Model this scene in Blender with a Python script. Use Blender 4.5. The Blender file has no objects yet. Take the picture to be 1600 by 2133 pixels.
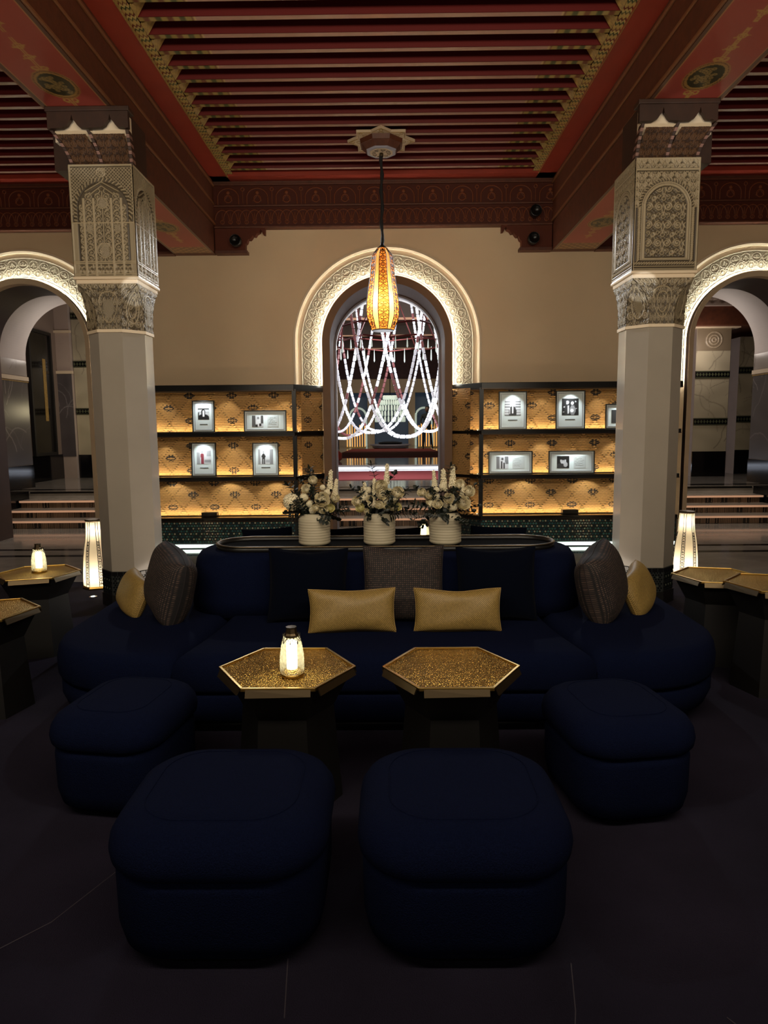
import bpy, bmesh, math, random
import numpy as np
from mathutils import Vector, Matrix, Euler
PI = math.pi
R = random.Random(7)
sc = bpy.context.scene
COL = bpy.context.scene.collection

# ------------------------------------------------------------------ camera
def setup_camera():
    f = 1440.0
    p = math.atan(175 / f); yw = math.atan(-12 / f); roll = math.radians(.5)
    fwd = Vector((math.sin(yw) * math.cos(p), math.cos(yw) * math.cos(p), -math.sin(p)))
    right = Vector((math.cos(yw), -math.sin(yw), 0)); up = right.cross(fwd)
    c, s = math.cos(roll), math.sin(roll)
    r2 = c * right - s * up; u2 = s * right + c * up
    m = Matrix((r2, u2, -fwd)).transposed().to_4x4(); m.translation = (0, 0, 1.5)
    cd = bpy.data.cameras.new('camera'); cam = bpy.data.objects.new('camera', cd); COL.objects.link(cam)
    cam.matrix_world = m
    cd.sensor_fit = 'HORIZONTAL'; cd.sensor_width = 36; cd.lens = f / 1600 * 36
    cd.clip_start = .05; cd.clip_end = 200
    sc.camera = cam
setup_camera()

# ------------------------------------------------------------------ world, exposure, room lights
w = bpy.data.worlds.new('world'); sc.world = w; w.use_nodes = True
w.node_tree.nodes['Background'].inputs[0].default_value = (.5, .45, .4, 1)
w.node_tree.nodes['Background'].inputs[1].default_value = .004
sc.view_settings.view_transform = 'Standard'; sc.view_settings.look = 'None'
sc.view_settings.gamma = 1; sc.view_settings.use_curve_mapping = False
sc.view_settings.exposure = 0.0

def lamp(kind, name, loc, energy, color, target=None, size=.1, size_y=None, spot=60, blend=.5):
    d = bpy.data.lights.new(name, kind); d.energy = energy; d.color = color
    if kind == 'AREA':
        d.size = size
        if size_y: d.shape = 'RECTANGLE'; d.size_y = size_y
    elif kind == 'SPOT':
        d.spot_size = math.radians(spot); d.spot_blend = blend; d.shadow_soft_size = size
    else: d.shadow_soft_size = size
    o = bpy.data.objects.new(name, d); COL.objects.link(o); o.location = loc
    if target is not None:
        o.rotation_euler = (Vector(target) - Vector(loc)).to_track_quat('-Z', 'Y').to_euler()
    return o
WARM = (1, .80, .56); COOL = (.86, .95, 1.0); NEUT = (1, .92, .80)
# unseen fill lights added for walls, columns and ceiling; a spot on the beam
lamp('AREA', 'lounge_fill', (0, .6, 3.25), 180, (1, .86, .66), (0, 9, 2.6), 6.5, .5)
lamp('AREA', 'lounge_fill_far', (0, -2.6, 3.2), 22, (1, .9, .76), (0, 9, 2.9), 6, .5)
lamp('AREA', 'rear_fill', (0, 5.52, .12), 20, (1, .84, .68), (0, 5.4, 4.5), 3.2, .5)  # upward fill added behind the sofa for the ceiling, no fixture there
for sx in (-1, 1): lamp('AREA', 'side_fill', (sx * 4.3, 5.0, .7), 7, (1, .80, .62), (sx * 4.3, 5.2, 4.5), 1.6, .6)  # added fills that brighten the side bay ceilings from below
lamp('AREA', 'front_fill', (0, .2, .5), 16, (1, .80, .66), (0, 1.8, 4.5), 4, .6)  # added fill that lifts the near slats and soffits
lamp('SPOT', 'beam_spot', (3.6, 3.2, .9), 14, (.85, .88, 1), (2.55, 4.75, 4.0), .06, spot=30, blend=.25)
# the round corbel spotlights graze the inner faces of the columns
for sx in (-1, 1):
    lamp('SPOT', 'corbel_spot', (sx * 1.80, 8.66, 3.72), 150, (.88, .94, 1), (sx * 2.02, 6.0, 1.9), .03, spot=50, blend=.8)
    lamp('SPOT', 'corbel_spot', (sx * 1.80, 8.66, 4.0), 600, (.88, .94, 1), (-sx * 2.02, 6.0, 1.6), .03, spot=40, blend=.8)
    lamp('SPOT', 'niche_spot', (sx * .5, 2.6, .85), 420, (.88, .93, 1), (sx * 2.04, 5.76, 2.62), .01, spot=3.6, blend=.25)
    lamp('SPOT', 'niche_spot', (sx * 1.6, 2.4, .85), 150, (.9, .92, .95), (sx * 2.40, 5.74, 3.86), .01, spot=8, blend=.5)
# daylight-white glow of the bead chandelier in the hall, and hall lamps
lamp('POINT', 'chandelier_core', (0, 14.2, 3.4), 85, (.93, .96, 1), size=.5)
lamp('POINT', 'chandelier_core_low', (0, 14.2, 2.0), 30, (.93, .96, 1), size=.4)
lamp('AREA', 'hall_light', (0, 27, 4.6), 120, (1, .9, .75), (0, 34, 1.5), 4, 1)
for sx in (-1, 1):
    lamp('AREA', 'stair_light', (sx * 4.6, 10.2, 3.0), 22, (1, .84, .70), (sx * 4.6, 11.0, .3), .9, .3)
    lamp('POINT', 'side_hall_light', (sx * 6.0, 13.4, 3.0), 15, (1, .86, .76), size=.2)
lamp('AREA', 'stair_light', (0, 10.2, 3.0), 18, (1, .84, .70), (0, 11.0, .3), .9, .3)
lamp('POINT', 'marble_wall_light', (-5.6, 14.2, 1.9), 9, (1, .84, .5), size=.12)

# ------------------------------------------------------------------ materials
def lin(c):
    return tuple(((v / 255) / 12.92 if v / 255 <= .04045 else ((v / 255 + .055) / 1.055) ** 2.4) for v in c)
MATS = {}
def mat(name, color=(128, 128, 128), rough=.6, metal=0, attr=False, emis=None, es=0, bump=None, noise=None, spec=.5,
        trans=0, alpha=1, coat=0, sheen=0, obj_space=True, nosample=False, transl=None):
    """bump=(kind, scale, strength); noise=(scale, amount)"""
    m = bpy.data.materials.new(name); m.use_nodes = True; MATS[name] = m
    nt = m.node_tree; N = nt.nodes; L = nt.links; b = N['Principled BSDF']
    b.inputs['Roughness'].default_value = rough; b.inputs['Metallic'].default_value = metal
    b.inputs['Specular IOR Level'].default_value = spec
    if coat: b.inputs['Coat Weight'].default_value = coat; b.inputs['Coat Roughness'].default_value = .08
    if sheen: b.inputs['Sheen Weight'].default_value = sheen
    if trans: b.inputs['Transmission Weight'].default_value = trans
    c = lin(color) + (1,)
    tc = N.new('ShaderNodeTexCoord'); src = tc.outputs['Object']
    cs = None
    if attr:
        a = N.new('ShaderNodeAttribute'); a.attribute_name = 'Col'; cs = a.outputs['Color']
    if noise:
        nz = N.new('ShaderNodeTexNoise'); nz.inputs['Scale'].default_value = noise[0]; nz.inputs['Detail'].default_value = 6
        L.new(src, nz.inputs['Vector'])
        mr = N.new('ShaderNodeMapRange'); mr.inputs['From Min'].default_value = .3; mr.inputs['From Max'].default_value = .7
        mr.inputs['To Min'].default_value = 1 - noise[1]; mr.inputs['To Max'].default_value = 1 + noise[1]
        L.new(nz.outputs['Fac'], mr.inputs['Value'])
        mx = N.new('ShaderNodeMix'); mx.data_type = 'RGBA'; mx.blend_type = 'MULTIPLY'; mx.inputs['Factor'].default_value = 1
        if cs: L.new(cs, mx.inputs['A'])
        else: mx.inputs['A'].default_value = c
        L.new(mr.outputs[0], mx.inputs['B']); cs = mx.outputs['Result']
    if cs: L.new(cs, b.inputs['Base Color'])
    else: b.inputs['Base Color'].default_value = c
    if bump:
        kind, scale, st = bump
        if kind == 'noise':
            t = N.new('ShaderNodeTexNoise'); t.inputs['Scale'].default_value = scale; t.inputs['Detail'].default_value = 4; out = t.outputs['Fac']; L.new(src, t.inputs['Vector'])
        elif kind == 'voronoi':
            t = N.new('ShaderNodeTexVoronoi'); t.inputs['Scale'].default_value = scale; out = t.outputs['Distance']; L.new(src, t.inputs['Vector'])
        elif kind == 'weave':
            ws = []
            for ax in ('X', 'Y', 'Z'):
                t = N.new('ShaderNodeTexWave'); t.wave_type = 'BANDS'; t.bands_direction = ax; t.inputs['Scale'].default_value = scale
                L.new(src, t.inputs['Vector']); ws.append(t.outputs['Fac'])
            m1 = N.new('ShaderNodeMath'); m1.operation = 'MULTIPLY'; L.new(ws[0], m1.inputs[0]); L.new(ws[2], m1.inputs[1])
            m2 = N.new('ShaderNodeMath'); m2.operation = 'ADD'; L.new(m1.outputs[0], m2.inputs[0]); L.new(ws[1], m2.inputs[1]); out = m2.outputs[0]
        bp = N.new('ShaderNodeBump'); bp.inputs['Strength'].default_value = st; bp.inputs['Distance'].default_value = .01
        L.new(out, bp.inputs['Height']); L.new(bp.outputs['Normal'], b.inputs['Normal'])
    if emis:
        b.inputs['Emission Color'].default_value = lin(emis) + (1,); b.inputs['Emission Strength'].default_value = es
    if transl:   # translucent glass skin
        tl = N.new('ShaderNodeBsdfTranslucent'); tl.inputs['Color'].default_value = lin(transl) + (1,)
        ms = N.new('ShaderNodeMixShader'); ms.inputs[0].default_value = .8
        L.new(b.outputs[0], ms.inputs[1]); L.new(tl.outputs[0], ms.inputs[2]); L.new(ms.outputs[0], N['Material Output'].inputs['Surface'])
    if alpha < 1:
        tr = N.new('ShaderNodeBsdfTransparent'); ms = N.new('ShaderNodeMixShader'); ms.inputs[0].default_value = alpha
        L.new(tr.outputs[0], ms.inputs[1]); L.new(b.outputs[0], ms.inputs[2]); L.new(ms.outputs[0], N['Material Output'].inputs['Surface'])
    if nosample: m.cycles.emission_sampling = 'NONE'
    return m

mat('wall_plaster', (205, 180, 145), .55, noise=(1.3, .05), bump=('noise', 18, .08))
mat('trim_plaster', (225, 205, 175), .5)
mat('carved', (200, 185, 160), .42, attr=True)
mat('tadelakt', (157, 148, 135), .14, noise=(3, .05), bump=('noise', 4, .12), coat=.5)
mat('wood_dark', (84, 40, 18), .55, noise=(14, .22), bump=('noise', 60, .15))
mat('wood_carved', (110, 62, 34), .6, attr=True, spec=.25)
mat('red_lacquer', (146, 54, 38), .35, noise=(2.5, .12))
mat('slat_side', (96, 18, 15), .5)
mat('painted', (120, 120, 120), .34, attr=True)
mat('gold_paint', (150, 120, 62), .4, noise=(40, .35))
mat('liner', (108, 76, 46), .6, noise=(6, .08))
mat('pale_frame', (150, 146, 158), .4)
mat('vault_plaster', (178, 160, 148), .5, noise=(3, .05))
mat('black_metal', (16, 14, 13), .3, metal=.3)
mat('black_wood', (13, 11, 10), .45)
mat('shelf_edge', (58, 46, 38), .3, metal=.6)
mat('woven', (200, 150, 80), .5, attr=True, bump=('weave', 60, .35))
mat('tile', (40, 60, 60), .15, attr=True, coat=.6)
mat('grout', (26, 29, 29), .8)
mat('tile_dark', (20, 19, 20), .12, coat=.6)
mat('marble_pale', (170, 160, 148), .18, noise=(5, .15))
mat('marble_vein', (160, 150, 135), .22, attr=True)
mat('marble_dark', (52, 46, 50), .3, attr=True)
mat('marble_floor', (152, 146, 138), .10, noise=(3, .18))
mat('marble_black', (14, 13, 15), .09)
mat('carpet', (29, 26, 38), .95, noise=(1.6, .35), bump=('noise', 220, .5), spec=.1)
mat('seam', (60, 54, 62), .9)
mat('blue_fabric', (9, 15, 37), .95, noise=(240, .3), bump=('noise', 260, .5), sheen=.0, spec=.05)
mat('blue_fabric_dark', (9, 11, 34), .92, noise=(240, .3), sheen=.1, spec=.1)
mat('velvet', (4, 7, 18), .9, sheen=.02, spec=.03)
mat('tweed', (60, 50, 46), .8, attr=True)
mat('gold_fabric', (176, 138, 62), .5, attr=True, spec=.4)
mat('brass', (176, 142, 74), .28, metal=1)
mat('brass_hammered', (194, 160, 86), .25, metal=1, bump=('voronoi', 150, .9))
mat('brass_edge', (78, 66, 48), .4, metal=.9)
mat('tray_rim', (96, 84, 66), .35, metal=.9)
mat('vase', (172, 162, 138), .55)
mat('petal', (232, 222, 190), .7)
mat('petal_yellow', (226, 218, 160), .7)
mat('leaf', (15, 23, 13), .5, noise=(30, .3))
mat('leaf_light', (86, 96, 56), .6)
mat('led_cool', (255, 255, 255), emis=(246, 248, 235), es=52)
mat('led_warm', (255, 220, 180), emis=(255, 226, 176), es=62)
mat('wood_bracket', (50, 27, 14), .55, noise=(14, .2))
mat('tray_black', (10, 9, 9), .9, spec=.03)
mat('liner_dark', (66, 50, 44), .45, noise=(6, .08))
mat('rib_paint', (128, 92, 80), .5)
mat('moulding_wood', (116, 72, 42), .4)
mat('band_green', (74, 78, 56), .4)
mat('gold_piping', (150, 122, 66), .5)
mat('tweed_piping', (30, 22, 24), .8)
mat('led_base', (255, 255, 255), emis=(225, 250, 235), es=4)
mat('copper_glow', (255, 190, 150), emis=(225, 180, 146), es=.3, nosample=True)
mat('led_hall', (255, 255, 255), emis=(225, 235, 255), es=2.0, nosample=True)
mat('candle', (255, 250, 235), emis=(255, 244, 205), es=9)
mat('glass_crackle', (235, 235, 215), .25, bump=('voronoi', 60, 1), alpha=.42)
mat('shade_glass', (255, 190, 110), .5, emis=(255, 140, 50), es=.30, transl=(255, 172, 84), nosample=True)
mat('shade_plain', (255, 205, 140), .5, emis=(255, 170, 84), es=.5, transl=(255, 215, 160), nosample=True)
mat('floor_shade', (240, 225, 190), .6, emis=(255, 232, 195), es=.05, transl=(252, 244, 226), bump=('noise', 160, .5), nosample=True)
mat('black_lattice', (30, 22, 16), .5)
mat('cord', (18, 15, 14), .8, bump=('noise', 60, .6))
mat('bead', (245, 248, 255), .3, emis=(238, 244, 255), es=1.15, nosample=True)
mat('bead_soft', (240, 240, 250), .3, emis=(225, 228, 240), es=.5, nosample=True)
mat('bead_pink', (150, 95, 95), .2, emis=(150, 95, 100), es=.3, nosample=True)
mat('copper_rod', (95, 38, 34), .3, metal=.6)
mat('crystal', (210, 220, 215), .2, emis=(205, 222, 205), es=.42, nosample=True)
mat('rug_red', (110, 28, 24), .9)
mat('rug_rose', (176, 78, 80), .9)
mat('hall_wall', (128, 110, 96), .6)
mat('hall_beige', (196, 172, 142), .6)
mat('lamp_glow', (255, 200, 120), emis=(255, 190, 104), es=.6, nosample=True)
mat('sky_blue', (70, 80, 96), .5, emis=(150, 185, 225), es=.03, nosample=True)
mat('cloth_black', (10, 10, 12), .8)
mat('skin', (96, 66, 52), .6)
mat('mat_board', (226, 236, 232), .6)
mat('letter_paper', (200, 206, 202), .6)
mat('photo', (128, 128, 128), .4, attr=True)
mat('mirror_dark', (30, 26, 22), .08, metal=.4)

# ------------------------------------------------------------------ mesh helpers
def link(name, me, m=None, parent=None, smooth=False):
    o = bpy.data.objects.new(name, me); COL.objects.link(o)
    if m is not None and not me.materials: me.materials.append(MATS[m])
    if smooth: me.polygons.foreach_set('use_smooth', np.ones(len(me.polygons), bool))
    if parent is not None: o.parent = parent
    return o
def tag(o, label=None, cat=None, group=None, kind=None):
    if label: o['label'] = label
    if cat: o['category'] = cat
    if group: o['group'] = group
    if kind: o['kind'] = kind
    return o
def empty(name, loc=(0, 0, 0), rz=0, label=None, cat=None, group=None, kind=None):
    o = bpy.data.objects.new(name, None); COL.objects.link(o); o.location = loc; o.rotation_euler = (0, 0, rz)
    o.empty_display_size = .05
    return tag(o, label, cat, group, kind)
class MB:
    def __init__(s): s.v = []; s.f = []
    def add(s, vs, fs):
        k = len(s.v); s.v += [tuple(v) for v in vs]; s.f += [tuple(i + k for i in f) for f in fs]; return s
    def box(s, x0, x1, y0, y1, z0, z1, M=None):
        vs = [(x, y, z) for z in (z0, z1) for y in (y0, y1) for x in (x0, x1)]
        if M is not None: vs = [tuple(M @ Vector(v)) for v in vs]
        return s.add(vs, [(0, 2, 3, 1), (4, 5, 7, 6), (0, 1, 5, 4), (2, 6, 7, 3), (0, 4, 6, 2), (1, 3, 7, 5)])
    def prism(s, pts, z0, z1, axis='z'):
        n = len(pts)
        def P(a, b, c): return (a, b, c) if axis == 'z' else ((a, c, b) if axis == 'y' else (c, a, b))
        vs = [P(a, b, z0) for a, b in pts] + [P(a, b, z1) for a, b in pts]
        fs = [tuple(range(n))[::-1], tuple(range(n, 2 * n))] + [(i, (i + 1) % n, n + (i + 1) % n, n + i) for i in range(n)]
        return s.add(vs, fs)
    def tube(s, pts, r, n=6, cap=True):
        pts = [Vector(p) for p in pts]; rs = r if isinstance(r, (list, tuple)) else [r] * len(pts)
        rings = []
        for i, p in enumerate(pts):
            t = (pts[min(i + 1, len(pts) - 1)] - pts[max(i - 1, 0)]).normalized()
            u = t.cross(Vector((0, 0, 1)) if abs(t.z) < .9 else Vector((1, 0, 0))).normalized(); v = t.cross(u)
            rings.append([p + (u * math.cos(2 * PI * k / n) + v * math.sin(2 * PI * k / n)) * rs[i] for k in range(n)])
        vs = [q for r_ in rings for q in r_]
        fs = [(i * n + k, i * n + (k + 1) % n, (i + 1) * n + (k + 1) % n, (i + 1) * n + k) for i in range(len(pts) - 1) for k in range(n)]
        if cap: fs += [tuple(range(n))[::-1], tuple(range((len(pts) - 1) * n, len(pts) * n))]
        return s.add(vs, fs)
    def lathe(s, prof, n=24, c=(0, 0, 0), rot=0):
        vs = [(c[0] + r * math.cos(rot + 2 * PI * k / n), c[1] + r * math.sin(rot + 2 * PI * k / n), c[2] + z) for r, z in prof for k in range(n)]
        fs = [(i * n + k, i * n + (k + 1) % n, (i + 1) * n + (k + 1) % n, (i + 1) * n + k) for i in range(len(prof) - 1) for k in range(n)]
        fs += [tuple(range(n))[::-1], tuple(range((len(prof) - 1) * n, len(prof) * n))]
        return s.add(vs, fs)
    def mesh(s, name):
        me = bpy.data.meshes.new(name); me.from_pydata(s.v, [], s.f); me.validate(); return me
    def build(s, name, m, parent=None, smooth=False, kind=None, label=None):
        o = link(name, s.mesh(name), m, parent, smooth)
        if kind: o['kind'] = kind
        if label: o['label'] = label
        return o
def bevel(o, wd=.004, seg=2):
    md = o.modifiers.new('bevel', 'BEVEL'); md.width = wd; md.segments = seg; md.limit_method = 'ANGLE'; md.angle_limit = .6; return o
def box(name, x0, x1, y0, y1, z0, z1, m, parent=None, bv=0, label=None):
    o = MB().box(min(x0, x1), max(x0, x1), min(y0, y1), max(y0, y1), z0, z1).build(name, m, parent, label=label)
    if bv: bevel(o, bv)
    return o
def gridmesh(name, P, m, parent=None, col=None, smooth=True, faces_col=False):
    """P: (n,m,3) array -> sheet mesh; col (n,m,3) linear colours"""
    n, k = P.shape[:2]
    me = bpy.data.meshes.new(name)
    idx = np.arange(n * k).reshape(n, k)
    q = np.stack([idx[:-1, :-1], idx[:-1, 1:], idx[1:, 1:], idx[1:, :-1]], -1).reshape(-1, 4)
    me.vertices.add(n * k); me.vertices.foreach_set('co', P.reshape(-1).astype(np.float32))
    me.loops.add(len(q) * 4); me.polygons.add(len(q))
    me.polygons.foreach_set('loop_start', np.arange(0, len(q) * 4, 4)); 
    me.loops.foreach_set('vertex_index', q.reshape(-1))
    me.update(calc_edges=True)
    if col is not None:
        a = me.color_attributes.new('Col', 'FLOAT_COLOR', 'POINT')
        c4 = np.ones((n * k, 4), np.float32); c4[:, :3] = col.reshape(-1, 3); a.data.foreach_set('color', c4.reshape(-1))
    return link(name, me, m, parent, smooth)
def blocks(name, cells, m, parent, kind=None):
    """many small coloured quads-with-depth: cells = list of (8 verts, color)"""
    vs = []; fs = []; cs = []
    F = [(0, 2, 3, 1), (4, 5, 7, 6), (0, 1, 5, 4), (2, 6, 7, 3), (0, 4, 6, 2), (1, 3, 7, 5)]
    for v8, c in cells:
        k = len(vs); vs += v8; fs += [tuple(i + k for i in f) for f in F]; cs += [c] * 8
    me = bpy.data.meshes.new(name); me.from_pydata(vs, [], fs)
    a = me.color_attributes.new('Col', 'FLOAT_COLOR', 'POINT')
    c4 = np.ones((len(vs), 4), np.float32); c4[:, :3] = np.array(cs); a.data.foreach_set('color', c4.reshape(-1))
    o = link(name, me, m, parent)
    if kind: o['kind'] = kind
    return o
def copy(o, parent=None, **kw):
    c = o.copy(); COL.objects.link(c)
    if parent is not None: c.parent = parent
    for k, v in kw.items(): setattr(c, k, v)
    return c
def copy_tree(o, parent=None):
    c = o.copy(); COL.objects.link(c)
    if parent is not None: c.parent = parent
    for ch in [x for x in bpy.data.objects if x.parent == o]: copy_tree(ch, c)
    return c

# raster used for relief and painted pattern (numpy, metres)
class Ras:
    def __init__(s, wd, ht, res):
        s.w, s.h, s.res = wd, ht, res; s.n = max(2, int(round(wd / res)) + 1); s.m = max(2, int(round(ht / res)) + 1)
        s.a = np.zeros((s.m, s.n)); s.X, s.Y = np.meshgrid(np.linspace(0, wd, s.n), np.linspace(0, ht, s.m))
    def dot(s, x, y, r, v=1):
        rr = s.res; i0 = max(0, int((x - r) / rr)); i1 = min(s.n, int((x + r) / rr) + 2); j0 = max(0, int((y - r) / rr)); j1 = min(s.m, int((y + r) / rr) + 2)
        if i0 >= i1 or j0 >= j1: return
        X = s.X[j0:j1, i0:i1] - x; Y = s.Y[j0:j1, i0:i1] - y
        d = np.sqrt(np.clip(1 - (X * X + Y * Y) / (r * r), 0, 1)) * v
        s.a[j0:j1, i0:i1] = np.maximum(s.a[j0:j1, i0:i1], d)
    def line(s, pts, r, v=1):
        for (x0, y0), (x1, y1) in zip(pts[:-1], pts[1:]):
            n = max(1, int(math.hypot(x1 - x0, y1 - y0) / (s.res * .7)))
            for k in range(n + 1): t = k / n; s.dot(x0 + (x1 - x0) * t, y0 + (y1 - y0) * t, r, v)
    def arc(s, cx, cy, rad, a0, a1, r, v=1, ry=None):
        ry = ry or rad; n = max(6, int(abs(a1 - a0) * max(rad, ry) / s.res / 1.5))
        s.line([(cx + rad * math.cos(a0 + (a1 - a0) * k / n), cy + ry * math.sin(a0 + (a1 - a0) * k / n)) for k in range(n + 1)], r, v)
    def spiral(s, cx, cy, rad, a0, turns, r, v=1, sg=1):
        n = 26
        s.line([(cx + rad * (1 - .75 * k / n) * math.cos(a0 + sg * turns * 2 * PI * k / n), cy + rad * (1 - .75 * k / n) * math.sin(a0 + sg * turns * 2 * PI * k / n)) for k in range(n + 1)], r, v)
def carvecol(h, lo=(56, 45, 30), hi=(166, 150, 120)):  # recess shading put into the colour: low parts darker, raised parts lighter
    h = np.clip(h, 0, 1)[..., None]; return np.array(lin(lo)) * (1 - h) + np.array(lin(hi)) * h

def scroll_tile(cw, ch, res, r=.006):
    t = Ras(cw, ch, res); r *= .8; t.a += .16 + .14 * np.sin(t.X / cw * 2 * PI * 5) * np.sin(t.Y / ch * 2 * PI * 5)
    for sg, cx in ((1, 0), (-1, cw)):
        for oy in (0, ch): t.spiral(cx, oy, cw * .15, 0, 1.4, r * .8, .85, sg); t.arc(cw / 2, oy + ch * .12, cw * .13, 0, PI, r * .7, .8)
    for sg, cx in ((1, cw * .27), (-1, cw * .73)):
        for oy in (0, 1, -1):
            y = ch * .55 + oy * ch
            t.spiral(cx, y, cw * .21, PI / 2, 1.6, r, 1, sg); t.arc(cx, y, cw * .12, PI * .2, PI * .8, r * .9, .9)
            t.dot(cx, y, r * 1.4, 1)
            t.spiral(cx, y - ch * .42, cw * .12, -PI / 2, 1.0, r * .8, .9, -sg)
            t.line([(cw / 2, y - ch * .5), (cw / 2 + (cx - cw / 2) * .35, y - ch * .1), (cw / 2, y + ch * .2)], r * .9, .9)
    for oy in (0, ch):
        t.arc(cw / 2, oy, cw * .1, 0, 2 * PI, r * .8, .9); t.arc(0, oy + .0, cw * .1, 0, 2 * PI, r * .8, .9); t.arc(cw, oy, cw * .1, 0, 2 * PI, r * .8, .9)
    t.line([(0, ch * .5), (cw * .12, ch * .75), (0, ch)], r * .8, .8); t.line([(cw, ch * .5), (cw * .88, ch * .75), (cw, ch)], r * .8, .8)
    return t.a[:-1, :-1]
def fill_tile(ras, tile, mask, off=(0, 0)):
    m, n = ras.a.shape; jj, ii = np.meshgrid(np.arange(m), np.arange(n), indexing='ij')
    T = tile[(jj + off[1]) % tile.shape[0], (ii + off[0]) % tile.shape[1]]
    ras.a = np.where(mask, np.maximum(ras.a, T), ras.a)

def vine(r, x, y0, y1, amp, per, w=.0045, sg=1):
    n = int((y1 - y0) / .004); r.line([(x + sg * amp * math.sin(2 * PI * k * .004 / per), y0 + k * .004) for k in range(n + 1)], w, 1)
    k = 0
    while y0 + (k + .5) * per / 2 < y1 - per * .15:
        s = sg * (1 if k % 2 == 0 else -1); yy = y0 + (k + .5) * per / 2
        r.spiral(x - s * amp * .25, yy, amp * .95, PI / 2 if s > 0 else PI / 2, 1.1, w * .8, .95, s); r.dot(x - s * amp * .25, yy, w * 1.5, 1)
        r.line([(x + s * amp, yy + per * .18), (x + s * amp * .3, yy + per * .30)], w * 1.1, .9); k += 1
def cap_face(style, wd=.5, ht=.85, res=.0036):
    r = Ras(wd, ht, res); cx = wd / 2
    t = scroll_tile(.15, .135, res, .0072) if style else scroll_tile(.1, .11, res, .006)
    AR = wd * .38 if style else wd * .40; ac = ht - .13 - AR - (.05 if style else 0)
    X, Y = r.X, r.Y
    def inarch(Ra, b): return (np.where(Y > ac, np.hypot(X - cx, Y - ac), np.abs(X - cx)) < Ra) & (Y > b)
    if style:
        inner = inarch(AR * .82, .11)
        fill_tile(r, t, inner)
        fill_tile(r, scroll_tile(.1, .07, res, .007), ~inarch(AR * 1.14, 0) & (Y > ac) & (Y < ht - .1))
        fill_tile(r, scroll_tile(.09, .06, res, .007), Y > ht - .075)
        for k in range(int(ht / .02)):   # rope
            pass
        frame = inarch(AR * 1.03, .08) & ~inarch(AR * .86, .1); r.a[frame] = .95
        r.a[inarch(AR * .98, .085) & ~inarch(AR * .95, .09)] = .5
        for v in (.035, .015): r.a[(np.abs(Y - v) < .004)] = .9
        n = 26
        for k in range(n): x = wd * k / (n - 1); r.line([(x - .01, .05), (x + .01, .066)], .006, 1)
        for k in range(30):
            y = .08 + (ac - .08) * k / 29
            for xx in (cx - AR * 1.11, cx + AR * 1.11): r.line([(xx - .008, y - .008), (xx + .008, y + .008)], .006, 1)
        for k in range(30):
            a = PI * k / 29; x = cx + AR * 1.11 * math.cos(a); y = ac + AR * 1.11 * math.sin(a); r.line([(x - .009 * math.cos(a + .6), y - .009 * math.sin(a + .6)), (x + .009 * math.cos(a + .6), y + .009 * math.sin(a + .6))], .006, 1)
        r.a[np.abs(Y - (ht - .085)) < .006] = 1
    else:
        # upper lattice
        top = ~inarch(AR * 1.15, 0) & (Y > ac - .05) & (Y < ht - .02)
        lat = ((np.sin((X + Y) * 2 * PI / .026) > .2) | (np.sin((X - Y) * 2 * PI / .026) > .6)).astype(float) * .8
        r.a = np.where(top, lat, r.a)
        rope = inarch(AR * 1.15, .1) & ~inarch(AR * 1.02, .1) & (Y > ac - .1)
        ang = np.arctan2(Y - ac, X - cx)
        r.a = np.where(rope, .5 + .5 * np.sin(ang * 46 + np.hypot(X - cx, Y - ac) * 120), r.a)
        r.a = np.where(inarch(AR * .98, .1), .12, r.a); keep = r.a.copy(); r.a[:] = 0
        xs_ = [0, .2, .36, .5, .64, .8, 1]
        for c0, c1 in zip([.115, .2, .36, .5, .64, .8], [.2, .36, .5, .64, .8, .885]):
            xm = wd * (c0 + c1) / 2
            if .36 <= c0 < .6: vine(r, xm, .12, ac + AR * .72, wd * (c1 - c0) * .30, .085, sg=1 if c0 < .45 else -1)
            else: vine(r, xm, .12, ac + AR * (.15 if c0 in (.115, .8) else .6), wd * (c1 - c0) * .30, .085, sg=1 if c0 < .45 else -1)
        m_ = inarch(AR * .96, .1); r.a = np.where(m_, np.maximum(r.a, keep), keep)
        sd = (np.abs(X - cx) > AR * 1.02) & (Y < ac - .1); r.a[sd] = .75
        for q in (.2, .36, .64, .8):
            xx = wd * q; r.a[(np.abs(X - xx) < .008) & (Y > .0) & (Y < ac + .08)] = 1
        fill_tile(r, scroll_tile(.06, .07, res, .006), (Y > .02) & (Y < .095) & (X > .03) & (X < wd - .03))
        for yy in (.1, .115, .41, .018): r.a[(np.abs(Y - yy) < .005)] = 1
        # stem with vase, star grilles
        r.line([(cx, .12), (cx, ht - .2)], .006, 1)
        for a0, b0, rr in ((cx, .56, .04), (cx, .2, .055)):
            msk = np.hypot(X - a0, (Y - b0)) < rr; hol = (np.sin(X * 2 * PI / .014) * np.sin(Y * 2 * PI / .014) > .25); r.a[msk] = np.where(hol[msk], -.6, .8); r.arc(a0, b0, rr, 0, 2 * PI, .005, 1)
        for xx in (wd * .28, wd * .72):
            msk = (np.abs(X - xx) < .024) & (np.abs(Y - .37) < .03); hol = (np.sin(X * 2 * PI / .014) * np.sin(Y * 2 * PI / .014) > .25); r.a[msk] = np.where(hol[msk], -.6, .8)
        r.line([(cx - .1, ht - .23), (cx, ht - .16), (cx + .1, ht - .23)], .006, 1)
        r.line([(cx - .13, ht - .2), (cx, ht - .13), (cx + .13, ht - .2)], .006, 1)
        r.arc(cx, ht - .06, .032, 0, 2 * PI, .006, 1)
        for k in range(8): a = k * PI / 4; r.dot(cx + .017 * math.cos(a), ht - .06 + .017 * math.sin(a), .007, 1)
    edge = (X < .008) | (X > wd - .008) | (Y < .008) | (Y > ht - .012); r.a[edge] = .95
    return r
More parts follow.
